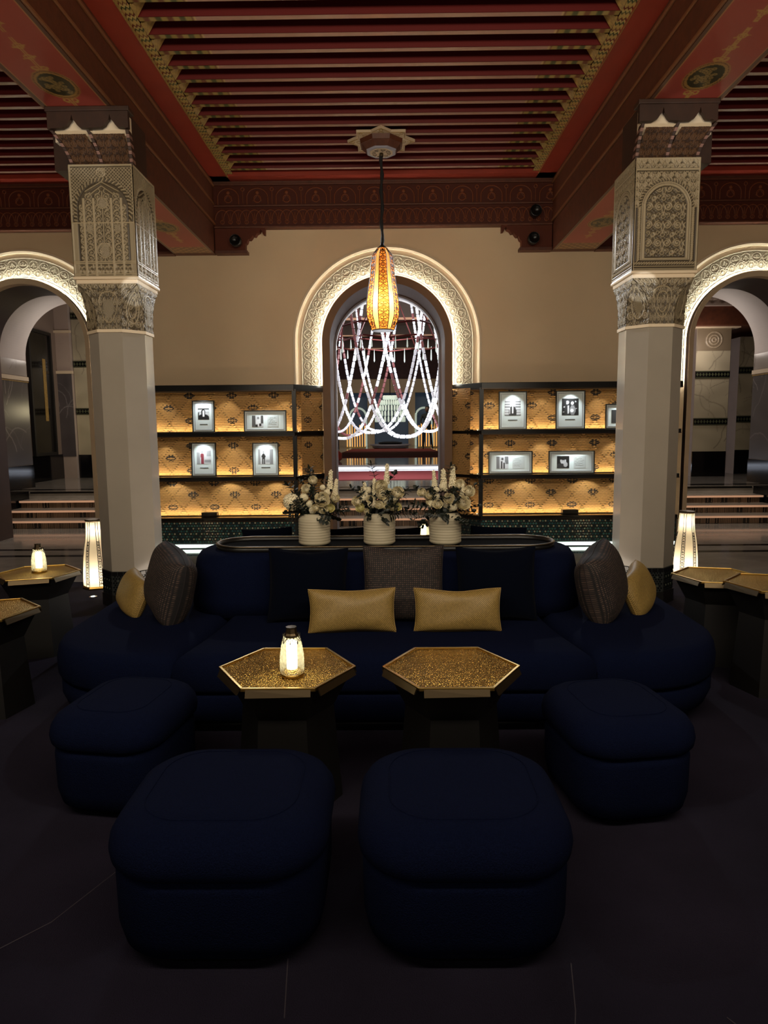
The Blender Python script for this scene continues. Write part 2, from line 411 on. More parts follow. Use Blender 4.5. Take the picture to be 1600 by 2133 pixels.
def panel_raster(wd, ht, res, kind):
    r = Ras(wd, ht, res)
    fill_tile(r, scroll_tile(.155, .14, res, .0075), np.ones_like(r.a, bool), (3 * kind, 5 * kind))
    cx = wd / 2
    r.a *= .8
    r.arc(cx, ht * .48, wd * .3, 0, 2 * PI, .006, 1, ry=ht * .33)
    if kind: r.arc(cx, ht * .48, wd * .18, 0, 2 * PI, .006, 1, ry=ht * .22)
    else:
        msk = np.hypot((r.X - cx) / (wd * .2), (r.Y - ht * .45) / (ht * .2)) < 1; r.a[msk] = (.5 + .5 * np.sin(r.X * 2 * PI / .016) * np.sin(r.Y * 2 * PI / .016))[msk]
    for k in range(9): r.spiral(wd * (k + .5) / 9, ht - .03, .02, PI / 2, 1, .005, .9, 1 if k % 2 else -1)
    return r

# ================================================================== SETTING
YW = 9.0                       # arched wall plane
ZC, RI, RO = 2.57, .80, 1.165   # arch centre height, inner and outer radius
ARX = [(-4.6, 'left'), (-.015, 'centre'), (4.6, 'right')]

# floor: carpet of the lounge, marble beyond it
fl = box('floor', -8, 8, -5, 6.75, -.1, 0, 'carpet'); tag(fl, 'dark plum carpet of the lounge with faint cut seams', kind='structure')
def seamline(pts):
    mb = MB()
    return mb.tube([(x, y, .0012) for x, y in pts], .0022, 4)
mbs = MB()
for px in [((-1.35, 1.62), (-1.05, 1.95), (-.9, 2.3)), ((-1.6, 1.3), (-1.35, 1.6)), ((.42, 1.45), (.47, 1.62), (.5, 1.78)), ((-.28, 1.6), (-.3, 1.8)), ((.85, 1.6), (1.0, 1.35)),
           ((1.28, 1.75), (1.4, 1.5)), ((.98, 1.62), (1.12, 1.38), (1.18, 1.2)), ((1.5, 2.6), (1.62, 2.2)), ((1.9, 2.5), (2.2, 2.0)), ((-1.2, 1.3), (-1.4, 1.1)), ((2.3, 3.4), (2.7, 2.9)), ((-.3, 1.25), (-.34, 1.45))]:
    mbs.tube([(x, y, .0012) for x, y in px], .0016, 4)
so = mbs.build('carpet_seam', 'seam', fl, kind='stuff')
fm = MB().box(-8, 8, 6.75, 8.14, -.1, -.002).box(-8, 8, 8.26, 8.58, -.1, -.002).box(-8, 8, 8.7, 10.62, -.1, -.002).build('floor', 'marble_floor')
tag(fm, 'polished grey marble floor between the carpet and the stairs', kind='structure')
MB().box(-8, 8, 8.14, 8.26, -.1, -.0015).box(-8, 8, 8.58, 8.7, -.1, -.0015).build('inlay_band', 'marble_black', fm)

# ---- arched wall -------------------------------------------------
def arch_pts(cx, r, z0, n=48):
    return [(cx - r, z0)] + [(cx - r * math.cos(PI * k / n), ZC + r * math.sin(PI * k / n)) for k in range(n + 1)] + [(cx + r, z0)]
def wall_with_arches(y0, y1, z0, z1, name, m, r=RI, x0=-7.6, x1=7.6, K=1.0):
    """wall slab pierced by three arches, made of vertical bays"""
    mb = MB(); edges = [x0]
    for cx, _ in ARX: edges += [cx * K - r, cx * K + r]
    zc = 1.5 + (ZC - 1.5) * K
    edges.append(x1)
    for i in range(0, len(edges), 2): mb.box(edges[i], edges[i + 1], y0, y1, z0, z1)
    n = 72
    for cx, _ in ARX:
        ap = [(cx * K - r * math.cos(PI * k / n), zc + r * math.sin(PI * k / n)) for k in range(n + 1)]
        for (xa, za), (xb, zb) in zip(ap[:-1], ap[1:]):
            mb.add([(xa, y0, za), (xb, y0, zb), (xb, y0, z1), (xa, y0, z1), (xa, y1, za), (xb, y1, zb), (xb, y1, z1), (xa, y1, z1)],
                   [(0, 1, 2, 3), (7, 6, 5, 4), (0, 4, 5, 1), (2, 6, 7, 3)])
    return mb.build(name, m)
wb = wall_with_arches(YW, 9.7, 0, 4.75, 'wall_back', 'wall_plaster', r=RI + .02)
tag(wb, 'cream plaster wall pierced by three tall round arches', kind='structure')

# carved plaster band round each arch, moulded rim, liner, LED
def band_tile():
    L = .27; res = .0045; t = Ras(L, .27, res)
    fill_tile(t, scroll_tile(.055, .05, res, .0055) * .45, np.ones_like(t.a, bool)); t.a *= .8
    for cx in (0, L / 2, L):
        odd = (cx == L / 2)
        msk = np.hypot(t.X - cx, t.Y - .185) < .058; t.a[msk] *= .6
        t.arc(cx, .185, .058, 0, 2 * PI, .0038, 1)
        if odd: t.line([(cx, .14), (cx, .23)], .0038, 1); t.line([(cx - .03, .165), (cx, .215), (cx + .03, .165)], .0038, .95)
        else: t.spiral(cx - .02, .185, .022, 0, 1, .0038, 1); t.spiral(cx + .02, .185, .022, PI, 1, .0038, 1, -1); t.dot(cx, .215, .012, 1)
    for cx in (L * .25, L * .75):
        msk = np.hypot((t.X - cx) / .045, (t.Y - .085) / .05) < 1; t.a[msk] *= .5
        t.arc(cx, .075, .042, 0, PI, .0038, 1, ry=.055); t.line([(cx - .042, .075), (cx - .03, .04), (cx, .03), (cx + .03, .04), (cx + .042, .075)], .0038, 1)
        t.dot(cx, .085, .016, .9); t.line([(cx, .03), (cx, .13)], .0034, 1)
    for cx in (0, L / 2, L): t.line([(cx - .06, .01), (cx, .07), (cx + .06, .01)], .0038, .9); t.arc(cx, .1, .018, 0, 2 * PI, .0034, 1)
    return t.a[:, :-1]
BT = band_tile()
def arch_map(cx, S, T, y):
    """S along path from left foot, T radius -> xyz arrays"""
    zf = 2.035; st = ZC - zf; Lr = PI * .97
    th = np.clip((S - st) / Lr, 0, 1) * PI
    x = cx - T * np.cos(th); z = ZC + T * np.sin(th)
    z = np.where(S < st, zf + S, z); z = np.where(S > st + Lr, ZC - (S - st - Lr), z)
    return np.stack([x, y, z], -1)
PL = 2 * (ZC - 2.035) + PI * .97
def band(cx, parent):
    nt = BT.shape[0]; ns = int(PL / .0045)
    S, T = np.meshgrid(np.linspace(0, PL, ns), np.linspace(RI + .05, RO - .075, nt))
    k = 16 * BT.shape[1] / ns                     # whole number of repeats
    idx = (np.arange(ns) * k).astype(int) % BT.shape[1]
    H = BT[:, idx].copy()
    tt = (T - T.min()) / (T.max() - T.min())
    H[(tt < .03) | (tt > .97)] = 1
    H[(S < .02) | (S > PL - .02)] = 1
    P = arch_map(cx, S, T, YW - .012 - .009 * H)
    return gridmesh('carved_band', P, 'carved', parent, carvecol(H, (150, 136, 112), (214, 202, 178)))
def arch_sweep(cx, prof, name, m, parent, zf=2.035, n=56, smooth=False):
    """prof: list of (radius, y) swept round the arch, closed section"""
    path = [('s', 0, zf)] + [('a', PI * k / n, 0) for k in range(n + 1)] + [('e', 0, zf)]
    mb = MB(); q = len(prof); vs = []
    for kind, a, z in path:
        for r, y in prof:
            if kind == 's': vs.append((cx - r, y, z))
            elif kind == 'e': vs.append((cx + r, y, z))
            else: vs.append((cx - r * math.cos(a), y, ZC + r * math.sin(a)))
    N_ = len(path)
    fs = [(i * q + k, i * q + (k + 1) % q, (i + 1) * q + (k + 1) % q, (i + 1) * q + k) for i in range(N_ - 1) for k in range(q)]
    fs += [tuple(range(q))[::-1], tuple(range((N_ - 1) * q, N_ * q))]
    mb.add(vs, fs); return mb.build(name, m, parent, smooth)
for cx, side in ARX:
    wn = empty('window_%d' % (ARX.index((cx, side)) + 1), (cx, YW, 0))
    tag(wn, {'left': 'arched opening at the left with a beige and brown liner', 'centre': 'central arched opening behind the pendant lantern',
             'right': 'arched opening at the right with a brown liner'}[side], kind='structure')
    loc0 = 0
    band(loc0, wn).location = (0, -YW, 0)
    def S_(prof, nm, m, zf=2.035, **kw):
        o = arch_sweep(0, prof, nm, m, wn, zf, **kw); o.location = (0, -YW, 0); return o
    S_([(RO - .02, YW), (RO - .02, YW - .035), (RO + .005, YW - .045), (RO + .03, YW - .03), (RO + .03, YW)], 'outer_moulding', 'trim_plaster')
    S_([(RO - .075, YW), (RO - .075, YW - .02), (RO - .05, YW - .012), (RO - .02, YW - .012), (RO - .02, YW)], 'inner_moulding', 'trim_plaster')
    if side == 'centre':
        S_([(RI - .075, 9.7), (RI - .075, YW - .11), (RI + .022, YW - .11), (RI + .022, YW - .098), (RI - .02, YW - .095), (RI - .045, YW - .03), (RI - .045, 9.7)], 'arch_liner', 'liner', 0.0)
        S_([(RI - .10, 9.72), (RI - .10, 9.62), (RI - .076, 9.62), (RI - .076, 9.72)], 'pale_frame', 'pale_frame', 0.0)
    else:
        S_([(RI - .035, 9.7), (RI - .035, YW - .09), (RI + .022, YW - .11), (RI + .022, YW - .098), (RI - .012, YW - .085), (RI - .012, 9.7)], 'arch_liner', 'liner_dark', 0.0)
        S_([(RI - .038, YW + .02), (RI - .038, YW - .092), (RI + .026, YW - .116), (RI + .026, YW - .110), (RI - .034, YW - .086), (RI - .035, YW + .02)], 'liner_rim', 'hall_beige', 0.0)
    S_([(RI - .004, YW - .06), (RI - .004, YW - .09), (RI + .004, YW - .09), (RI + .004, YW - .06)], 'led_strip', 'led_cool', n=40)
    # joints between the liner panels
    mbj = MB()
    for z in (.95, 1.85, ZC):
        for s in (-1, 1): mbj.box(s * (RI - .09) - .002, s * (RI - .09) + .002, -.06, .69, z - .004, z + .004)

# second wall on the landing: plaster vaults and marble jambs
KI = 1.206; zi = lambda z: 1.5 + (z - 1.5) * KI
wv = wall_with_arches(11.7, 12.6, zi(ZC) - .05, 5.4, 'wall_inner', 'vault_plaster', r=RI * KI, x0=-11.8, x1=11.8, K=KI)
tag(wv, 'inner plaster vaults behind the three arches', kind='structure')
def vein_sheet(wd, ht, res, base, vein, seed, amt=14):
    rr = random.Random(seed); r = Ras(wd, ht, res)
    for k in range(amt):
        x, y = rr.uniform(0, wd), rr.uniform(0, ht); a = rr.uniform(.6, 2.2); pts = []
        for j in range(14): pts.append((x, y)); a += rr.uniform(-.5, .5); x += .09 * math.cos(a); y += .09 * math.sin(a)
        r.line(pts, rr.uniform(.006, .014), rr.uniform(.3, 1))
    h = r.a[..., None]
    nz = (np.sin(r.X * 7 + 2 * np.sin(r.Y * 5 + seed)) * np.sin(r.Y * 6 + seed))[..., None] * .12
    return r, (np.array(lin(base)) * (1 - h) + np.array(lin(vein)) * h) * (1 + nz)
def sheet(name, o, u, v, wd, ht, res, base, vein, seed, m, parent, amt=14):
    r, c = vein_sheet(wd, ht, res, base, vein, seed, amt)
    P = np.array(o) + r.X[..., None] * np.array(u) + r.Y[..., None] * np.array(v)
    return gridmesh(name, P, m, parent, c, False)
jn = 0
for cx, side in ARX:
    for s in (-1, 1):
        xe = (cx + s * RI) * KI; jn += 1
        mb = MB().box(min(xe, xe + s * .36), max(xe, xe + s * .36), 11.7, 12.6, .48, zi(ZC) - .05)
        j = mb.build('trim_%d' % jn, 'vault_plaster'); tag(j, '%s jamb of the %s arch, faced with marble' % ('left' if s < 0 else 'right', side), kind='structure')
        xs = xe - s * .012
        sheet('marble_panel', (xs, 11.72, .90), (0, 1, 0), (0, 0, 1), .86, 1.47, .011, (90, 84, 82), (150, 142, 138), jn, 'marble_dark', j, 9)
        box('marble_plinth', xe, xe - s * .016, 11.71, 12.6, .48, .89, 'marble_black', j)
        sheet('marble_panel', (xs, 11.72, 2.47), (0, 1, 0), (0, 0, 1), .86, .27, .02, (170, 160, 150), (120, 112, 104), jn + 9, 'marble_vein', j, 5)
        box('carved_trim', xe, xe - s * .03, 11.71, 12.6, 2.39, 2.46, 'trim_plaster', j)
        box('carved_trim', xe, xe - s * .022, 11.71, 12.6, 2.36, 2.38, 'gold_paint', j)

# ---- stairs ----------------------------------------------------------
st = empty('staircase', (0, 10.57, 0), label='wide marble staircase with lit nosings and tiled risers, seen through the arches', cat='stairs')
rr = random.Random(3)
for k in range(4):
    y = 10.57 + .36 * k; z = .12 * k; x0, x1 = -6.1, 6.1
    if k == 3: z1 = .48
    t = MB().box(x0, x1, y - .03 - 10.57, y + (.36 if k < 3 else .02) - 10.57, z + .12 - .028, z + .12).build('tread', 'marble_pale', st)
    MB().box(x0 + .01, x1 - .01, y - .034 - 10.57, y - .029 - 10.57, z + .088, z + .118).build('nosing', 'copper_glow' if k < 3 else 'marble_dark', t)  # light on the nosing fronts put in as a faint glow of the material
    cells = []; x = x0 + .02
    while x < x1 - .12:
        wdt = rr.choice((.03, .05, .09)); kind = rr.random()
        yb = y - 10.57
        if kind < .3:     # dark tile with pale beads
            cells.append(([(a, b, c) for c in (z, z + .09) for b in (yb - .004, yb + .02) for a in (x, x + wdt - .004)], lin((26, 18, 16))))
            for q in range(4):
                zz = z + .012 + q * .021
                cells.append(([(a, b, c) for c in (zz, zz + .01) for b in (yb - .006, yb) for a in (x + wdt / 2 - .006, x + wdt / 2 + .006)], lin((180, 150, 122))))
        else:
            g = rr.uniform(.5, 1.1)
            n = max(2, int(wdt / .012))
            for q in range(n):
                c = [v * g * (1 if q % 2 else .45) for v in lin((146, 116, 92))]
                cells.append(([(a, b, c2) for c2 in (z, z + .09) for b in (yb - .004, yb + .02) for a in (x + wdt * q / n, x + wdt * (q + 1) / n - .001)], c))
        x += wdt
    blocks('riser_tiles', cells, 'tile', st, 'stuff')
    MB().box(x0, x1, y + .004 - 10.57, y + .3 - 10.57, z, z + .09).build('riser', 'marble_black', st)
fu = box('floor', -8.5, 8.5, 11.64, 17.0, .3, .48, 'marble_floor'); tag(fu, 'dark polished marble floor of the hall above the stairs', kind='structure')
MB().box(-8.5, 8.5, 11.9, 12.1, .48, .4815).build('inlay_band', 'marble_black', fu)
fu2 = box('floor', -12, 12, 17.0, 40, .4, .60, 'marble_floor'); tag(fu2, 'raised polished floor at the far end of the hall', kind='structure')
MB().box(-5, 5, 16.96, 17.0, .49, .55).build('led_strip', 'led_hall', fu2)
tag(MB().box(-2.2, 2.2, 13.6, 16.3, .481, .492).build('rug', 'rug_rose'), 'rose red runner below the bead chandelier, nearest to the stairs', 'rug', 'hall rugs')
tag(MB().prism([(-1.9, 21.2), (2.0, 21.2), (1.75, 30), (-1.6, 30)], .601, .612).build('rug', 'rug_red'), 'large dark red carpet in the far part of the hall', 'rug', 'hall rugs')

# ---- ceiling ---------------------------------------------------------
ZS = 4.55
ce = box('ceiling', -8, 8, -5, 9.0, 4.70, 4.9, 'slat_side'); tag(ce, 'dark red boarded ceiling above the slats', kind='structure')
BX = [(-2.665, -2.14), (2.03, 2.58)]
BAYS = [(-7.6, -2.665, 0), (-2.14, 2.03, 1), (2.58, 7.6, 0)]
def zigcol(u, v):   # painted chevron pattern, u along, v across
    ph = (u / .028 + 1.1 * np.abs((v / .03) % 1 - .5) * 2) % 5
    out = np.zeros(ph.shape + (3,)); cs = [(176, 150, 84), (96, 26, 20), (196, 172, 104), (44, 58, 32), (180, 150, 86)]
    for i, c in enumerate(cs): out[(ph >= i) & (ph < i + 1)] = lin(c)
    return out
ncnt = 0
slat_protos = {}
for b, (x0, x1, mid) in enumerate(BAYS):
    xa, xb = (x0 + .29, x1 - .29) if mid else (x0, x1)
    Y = 8.62
    pr = None
    while Y > -1.2:
        if pr is None:
            pr = MB().box(xa, xb, -.05, -.004, ZS + .004, ZS + .15).box(xa, xb, -.004, .02, ZS + .03, ZS + .15).build('slat', 'slat_side', ce); pr.location = (0, Y, 0)
            # painted underside
            n = 240; X_, Y_ = np.meshgrid(np.linspace(xa, xb, n), np.array([-.052, .0]))
            c = np.zeros((2, n, 3)); c[:] = lin((168, 126, 110))
            if mid:
                d = np.minimum(X_ - xa, xb - X_)
                zc = (d / .045).astype(int) % 4
                for i, cc in enumerate([(150, 126, 66), (110, 62, 40), (160, 136, 78), (70, 72, 38)]): c[(d < .42) & (zc == i)] = lin(cc)
                c[(d > .42) & (d < .43)] = lin((190, 160, 110))
            und = gridmesh('painted_edge', np.stack([X_, Y_, np.full_like(X_, ZS)], -1), 'painted', pr, c, False)
        else:
            q = copy(pr, ce); q.location = (0, Y, 0); uq = copy(und, q)
        Y -= .233
    # board behind, between slats is the ceiling itself
    if mid:
        for s, xe in ((-1, xa), (1, xb)):
            # zigzag border strip and red frame board
            U, V = np.meshgrid(np.arange(-1.2, 8.72, .0075), np.linspace(0, .075, 11))
            xx = xe + s * (V + .0); P = np.stack([xx, U, ZS - .012 + 0 * U], -1)
            o = gridmesh('zigzag_border', P, 'painted', ce, zigcol(U, V), False)
            MB().box(min(xe + s * .075, xe + s * .30), max(xe + s * .075, xe + s * .30), -1.2, 8.98, ZS - .03, ZS + .2).build('red_frame', 'red_lacquer', ce)
            MB().box(min(xe + s * .08, xe + s * .075), max(xe + s * .07, xe + s * .075) + .004, -1.2, 8.75, ZS - .036, ZS - .028).build('gold_line', 'gold_paint', ce)
            # gilt brackets between slat ends
            brp = MB().add([(xe, .025, ZS - .008), (xe, .175, ZS - .008), (xe - s * .14, .1, ZS + .14), (xe, .025, ZS + .15), (xe, .175, ZS + .15), (xe - s * .02, .1, ZS + .16)],
                           [(0, 1, 2), (0, 2, 3), (1, 4, 2), (3, 2, 5), (4, 5, 2), (0, 3, 4, 1)])
            bp_ = brp.build('gilt_bracket', 'gold_paint', ce); Yb = 8.62 - .233; bp_.location = (0, Yb, 0)
            while Yb > -.8: Yb -= .233; copy(bp_, ce, location=(0, Yb, 0))
        MB().box(x0 + .0, x1, 8.72, 8.98, ZS - .03, ZS + .2).build('red_frame', 'red_lacquer', ce)
    else:
        MB().box(x0, x1, 8.72, 8.98, ZS - .03, ZS + .2).build('red_frame', 'red_lacquer', ce)

# beams with mouldings and painted soffits
def soffit(xa, xb, ya, yb, z, centres, parent, band_end):
    wd, ht = xb - xa, yb - ya; r = Ras(wd, ht, .008); X, Y = r.X, r.Y; cx = wd / 2
    c = np.zeros(X.shape + (3,)); c[:] = lin((150, 62, 48))
    G = lin((168, 128, 62)); 
    for yc in centres:
        yy = yc - ya; d = np.hypot((X - cx) / .15, (Y - yy) / .21)
        c[d < 1] = lin((150, 108, 52)); c[d < .94] = lin((92, 44, 22)); c[(d < .9)] = lin((150, 112, 54)); c[d < .78] = lin((48, 44, 18))
        rr = random.Random(int(yc * 10))
        for k in range(34):
            a = rr.uniform(0, 2 * PI); q = rr.uniform(.05, .66); fx = cx + .15 * q * math.cos(a); fy = yy + .21 * q * math.sin(a)
            dd = np.hypot(X - fx, Y - fy); c[dd < .018] = lin((136, 112, 62)); c[dd < .008] = lin((84, 66, 28))
        for sgn in (-1, 1):
            r.arc(cx - .03, yy + sgn * .235, .022, 0, 2 * PI, .008); r.arc(cx + .03, yy + sgn * .235, .022, 0, 2 * PI, .008)
            r.arc(cx, yy + sgn * .25, .05, 0, PI, .007, 1, ry=.03)
            r.line([(cx - .009, yy + sgn * .25), (cx - .009, yy + sgn * .62)], .006); r.line([(cx + .009, yy + sgn * .25), (cx + .009, yy + sgn * .62)], .006)
            for q in (.36, .5): r.line([(cx - .045, yy + sgn * q), (cx + .045, yy + sgn * (q + .03))], .008); r.arc(cx, yy + sgn * (q + .02), .03, 0, 2 * PI, .006)
    c[r.a > .45] = G
    if band_end:
        m = Y > ht - .28; c[m] = lin((112, 74, 40)); mm = m & ((np.sin(X * 60) * np.sin(Y * 60)) > .35); c[mm] = lin((160, 116, 66))
    e = (X < .028) | (X > wd - .028); c[e] = lin((88, 60, 44)); e = (np.abs(X - .034) < .005) | (np.abs(X - wd + .034) < .005); c[e] = lin((170, 120, 70))
    P = np.stack([xa + X, ya + Y, np.full_like(X, z - .002)], -1)
    return gridmesh('painted_soffit', P, 'painted', parent, c, False)
for i, (xa, xb) in enumerate(BX):
    bm_ = MB().box(xa, xb, -1.4, 9.0, 4.0, 4.76).box(xa + .01, xb - .01, 6.2, 8.99, 3.67, 4.0).build('trim_%d' % (21 + i), 'wood_dark')
    tag(bm_, 'deep timber ceiling beam over the %s column' % ('left', 'right')[i], kind='structure')
    for z, pr_ in ((4.455, .022), (4.245, .016), (4.008, .02)):
        for s, xe in ((-1, xa), (1, xb)):
            mo = MB().prism([(-1.4, z - .008), (-1.4, z + .018), (8.99, z + .018), (8.99, z - .008)], min(xe, xe + s * pr_), max(xe, xe + s * pr_), axis='x').build('moulding', 'moulding_wood', bm_); bevel(mo, .006)
    soffit(xa, xb, -1.0, 5.78, 4.0, [4.05, 5.35], bm_, False)
    soffit(xa + .01, xb - .01, 6.2, 8.85, 3.67, [7.75], bm_, True)

# timber frieze along the top of the arched wall
def frieze(x0, x1, y, z0, z1, parent, kind):
    wd, ht = x1 - x0, z1 - z0; res = .00455; r = Ras(wd, ht, res)
    if kind == 0:
        p = .36; n = int(wd / p) + 1
        for k in range(n):
            cx = p * (k + .5)
            r.arc(cx, ht * .35, p * .36, 0, PI, .005, 1, ry=ht * .5); r.line([(cx - p * .36, ht * .35), (cx - p * .36, .0)], .005); r.line([(cx + p * .36, ht * .35), (cx + p * .36, 0)], .005)
            r.arc(cx, ht * .3, p * .12, 0, 2 * PI, .005); r.dot(cx, ht * .62, .022); r.line([(cx - .05, ht * .2), (cx, ht * .5), (cx + .05, ht * .2)], .0045, .7)
            r.arc(cx + p / 2, ht * .8, .02, 0, 2 * PI, .0045); r.line([(cx + p / 2, ht * .7), (cx + p / 2, 0)], .0045, .7)
    else:
        p = .2; n = int(wd / p) + 1
        for k in range(n):
            cx = p * (k + .5)
            for o in (0, p / 2):
                r.arc(cx + o, ht * .35, p * .42, 0, PI, .0045, 1, ry=ht * .5); r.line([(cx + o, ht * .1), (cx + o, ht * .7)], .0045, .7); r.arc(cx + o, ht * .22, .022, 0, 2 * PI, .0045, .9)
    h = np.clip(r.a, 0, 1)
    P = np.stack([x0 + r.X, y - .006 - .005 * h, z0 + r.Y], -1)
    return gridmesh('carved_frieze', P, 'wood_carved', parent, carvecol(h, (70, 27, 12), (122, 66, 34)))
fz = MB()
for x0, x1, mid in BAYS: fz.box(x0, x1, 8.9, 9.0, 3.97, 4.52)
fr = fz.build('trim_31', 'wood_dark'); tag(fr, 'carved dark timber frieze below the ceiling along the arched wall', kind='structure')
for x0, x1, mid in BAYS:
    frieze(x0, x1, 8.9, 4.245, 4.47, fr, 0); frieze(x0, x1, 8.9, 3.99, 4.215, fr, 1)
    for z in (4.475, 4.225, 3.975): bevel(MB().box(x0, x1, 8.87, 8.9, z - .01, z + .012).build('moulding', 'wood_dark', fr), .005)
# scalloped corbels where the beams meet the wall
def corbel(xw, s, parent):
    L_, Z0 = .37, 3.685
    pts = [(0, 3.97), (.62, 3.97), (.62, 3.895), (.595, 3.90), (.585, 3.925), (.57, 3.955), (.555, 3.925), (.52, 3.905), (.50, 3.875), (.47, 3.88), (.45, 3.85), (.43, 3.835), (.41, 3.84), (.395, 3.80), (.375, 3.785), (.37, 3.70), (0, 3.70)]
    pp = [(xw + s * a, b) for a, b in pts]
    o = MB().prism(pp if s > 0 else pp[::-1], 8.9, 8.999, axis='y').build('corbel', 'wood_carved', parent)
    a_ = o.data.color_attributes.new('Col', 'FLOAT_COLOR', 'POINT'); a_.data.foreach_set('color', np.tile(np.array(lin((84, 36, 18)) + (1,), np.float32), len(o.data.vertices)))
    MB().box(min(xw, xw + s * .4), max(xw, xw + s * .4), 8.88, 9.0, 3.665, 3.70).build('moulding', 'wood_dark', o)
    return o
for (xa, xb) in BX: corbel(xa, -1, fr); corbel(xb, 1, fr)

# outer walls of the lounge (out of frame)
tag(box('wall_left', -7.75, -7.6, -5, 9.7, 0, 4.9, 'hall_wall'), 'plain side wall of the lounge beyond the left bay', kind='structure')
tag(box('wall_right', 7.6, 7.75, -5, 9.7, 0, 4.9, 'hall_wall'), 'plain side wall of the lounge beyond the right bay', kind='structure')
tag(box('wall_front', -7.75, 7.75, -5.15, -5, 0, 4.9, 'hall_wall'), 'wall of the lounge behind the photographer', kind='structure')

# ---- columns ---------------------------------------------------------
def octo(a, rot=PI / 8): R_ = a / math.cos(PI / 8); return [(R_ * math.cos(rot + k * PI / 4), R_ * math.sin(rot + k * PI / 4)) for k in range(8)]
TILE_PROTO = None
def column(cx, cy, style, label):
    global TILE_PROTO
    c = empty('column', (cx, cy, 0), label=label, cat='column')
    MB().prism(octo(.245), 0, .11).build('plinth', 'black_wood', c)
    MB().prism(octo(.236), .11, .315).build('base_band', 'grout', c)
    cells = []
    for f in range(8):
        a = f * PI / 4 - PI / 2; n = Vector((math.cos(a), math.sin(a), 0)); u = Vector((-n.y, n.x, 0)); hw = .098
        for k in range(4):
            p = n * .2365 + u * (-hw + hw * 2 * (k + .5) / 4); hx = hw / 4 - .0025
            if TILE_PROTO is None:
                TILE_PROTO = bevel(MB().box(-hx, hx, -.003, .006, -.016, .016).build('tile', 'tile_dark', c), .0015); t = TILE_PROTO
            else: t = copy(TILE_PROTO, c)
            t.location = (p.x, p.y, .295); t.rotation_euler = (0, 0, a + PI / 2)
        for i in range(-4, 5):
            for j in range(9):
                x = i * .0235 + (j % 2) * .01175; z = .125 + j * .0185
                if abs(x) > hw - .008: continue
                big = (j % 2 == 0) and (i % 2 == 0)
                hs = .0075 if big else .0095
                colr = lin((92, 96, 80)) if (j % 4 == 2 and i % 2 == 0) else lin((16, 20, 19))
                pc = n * .2365 + u * x
                q = [pc + u * hs * dx + Vector((0, 0, z + hs * dz)) for dx, dz in ((1, 0), (0, 1), (-1, 0), (0, -1))]
                v8 = [tuple(q[0]), tuple(q[1]), tuple(q[3]), tuple(q[2]), *[tuple(v + n * .005) for v in (q[0], q[1], q[3], q[2])]]
                cells.append((v8, colr))
    blocks('lattice_tiles', cells, 'tile', c, 'stuff')
    MB().prism(octo(.232), .315, 2.30).build('shaft', 'tadelakt', c)
    MB().prism(octo(.245), 2.288, 2.312).build('neck_ledge', 'trim_plaster', c)
    # lower capital: octagon growing into the square through pointed niches
    z0, z1 = 2.312, 2.675; H0 = z1 - z0; A = .235
    rf = [panel_raster(.48, H0, .0048, style), panel_raster(.24, H0, .0048, 1 - style)]
    MB().prism(octo(.222), z0, z1).build('neck_core', 'trim_plaster', c)
    for f in range(4):
        a = f * PI / 2; n = np.array([math.cos(a), math.sin(a), 0]); u = np.array([-n[1], n[0], 0])
        r = rf[0]; V = r.Y / H0; U = (r.X / .48) * 2 - 1
        g = np.clip((V - .12) / .83, 0, 1) ** 2.6; hw = .0975 + (A - .0975) * g
        h = r.a; off = A + .012 * h
        P = n * off[..., None] + u * (U * hw)[..., None]; P[..., 2] += z0 + r.Y
        gridmesh('carved_panel', P, 'carved', c, carvecol(h))
        a2 = a + PI / 4; n2 = np.array([math.cos(a2), math.sin(a2), 0]); u2 = np.array([-n2[1], n2[0], 0])
        r = rf[1]; V = r.Y / H0; U = (r.X / .24) * 2 - 1; g = np.clip((V - .12) / .83, 0, 1) ** 2.6
        hw2 = (.0975 + (A - .0975) * g); cut = A - hw2; wd2 = cut / math.sqrt(2); dist = (A + hw2) / math.sqrt(2)
        P = n2 * (dist - .012 * np.cos(U * PI / 2) + .01 * r.a)[..., None] + u2 * (U * wd2)[..., None]; P[..., 2] += z0 + r.Y
        gridmesh('carved_niche', P, 'carved', c, carvecol(r.a))
    bevel(MB().box(-.247, .247, -.247, .247, 2.668, 2.70).box(-.262, .262, -.262, .262, 2.70, 2.722).build('cornice', 'trim_plaster', c), .006)
    MB().box(-.24, .24, -.24, .24, 2.722, 3.57).build('capital_core', 'trim_plaster', c)
    fr_ = cap_face(style)
    if style: side = cap_face(1)
    else: side = cap_face(0)
    for f in range(4):
        a = f * PI / 2; n = np.array([math.cos(a), math.sin(a), 0]); u = np.array([-n[1], n[0], 0]); r = fr_
        h = r.a; P = n * (.242 + .016 * h)[..., None] + u * (r.X - .25)[..., None]; P[..., 2] += 2.722 + r.Y
        gridmesh('carved_face', P, 'carved', c, carvecol(h))
    # dark timber bracket block that carries the beam
    sx = -1 if cx < 0 else 1      # flares away from the room centre
    bl = (BX[0] if cx < 0 else BX[1]); x0, x1 = bl[0] - cx, bl[1] - cx
    MB().box(min(x0, -.2) if sx < 0 else -.2, .2 if sx < 0 else max(x1, .2), -.13, .25, 3.572, 3.998).build('bracket_core', 'wood_bracket', c)
    xl, xr = (x0 + .02, .24) if sx < 0 else (-.24, x1 - .02)
    # scalloped board
    zb = 3.84; pts = [(xl, 3.965), (xr, 3.965)]
    L_ = xr - xl
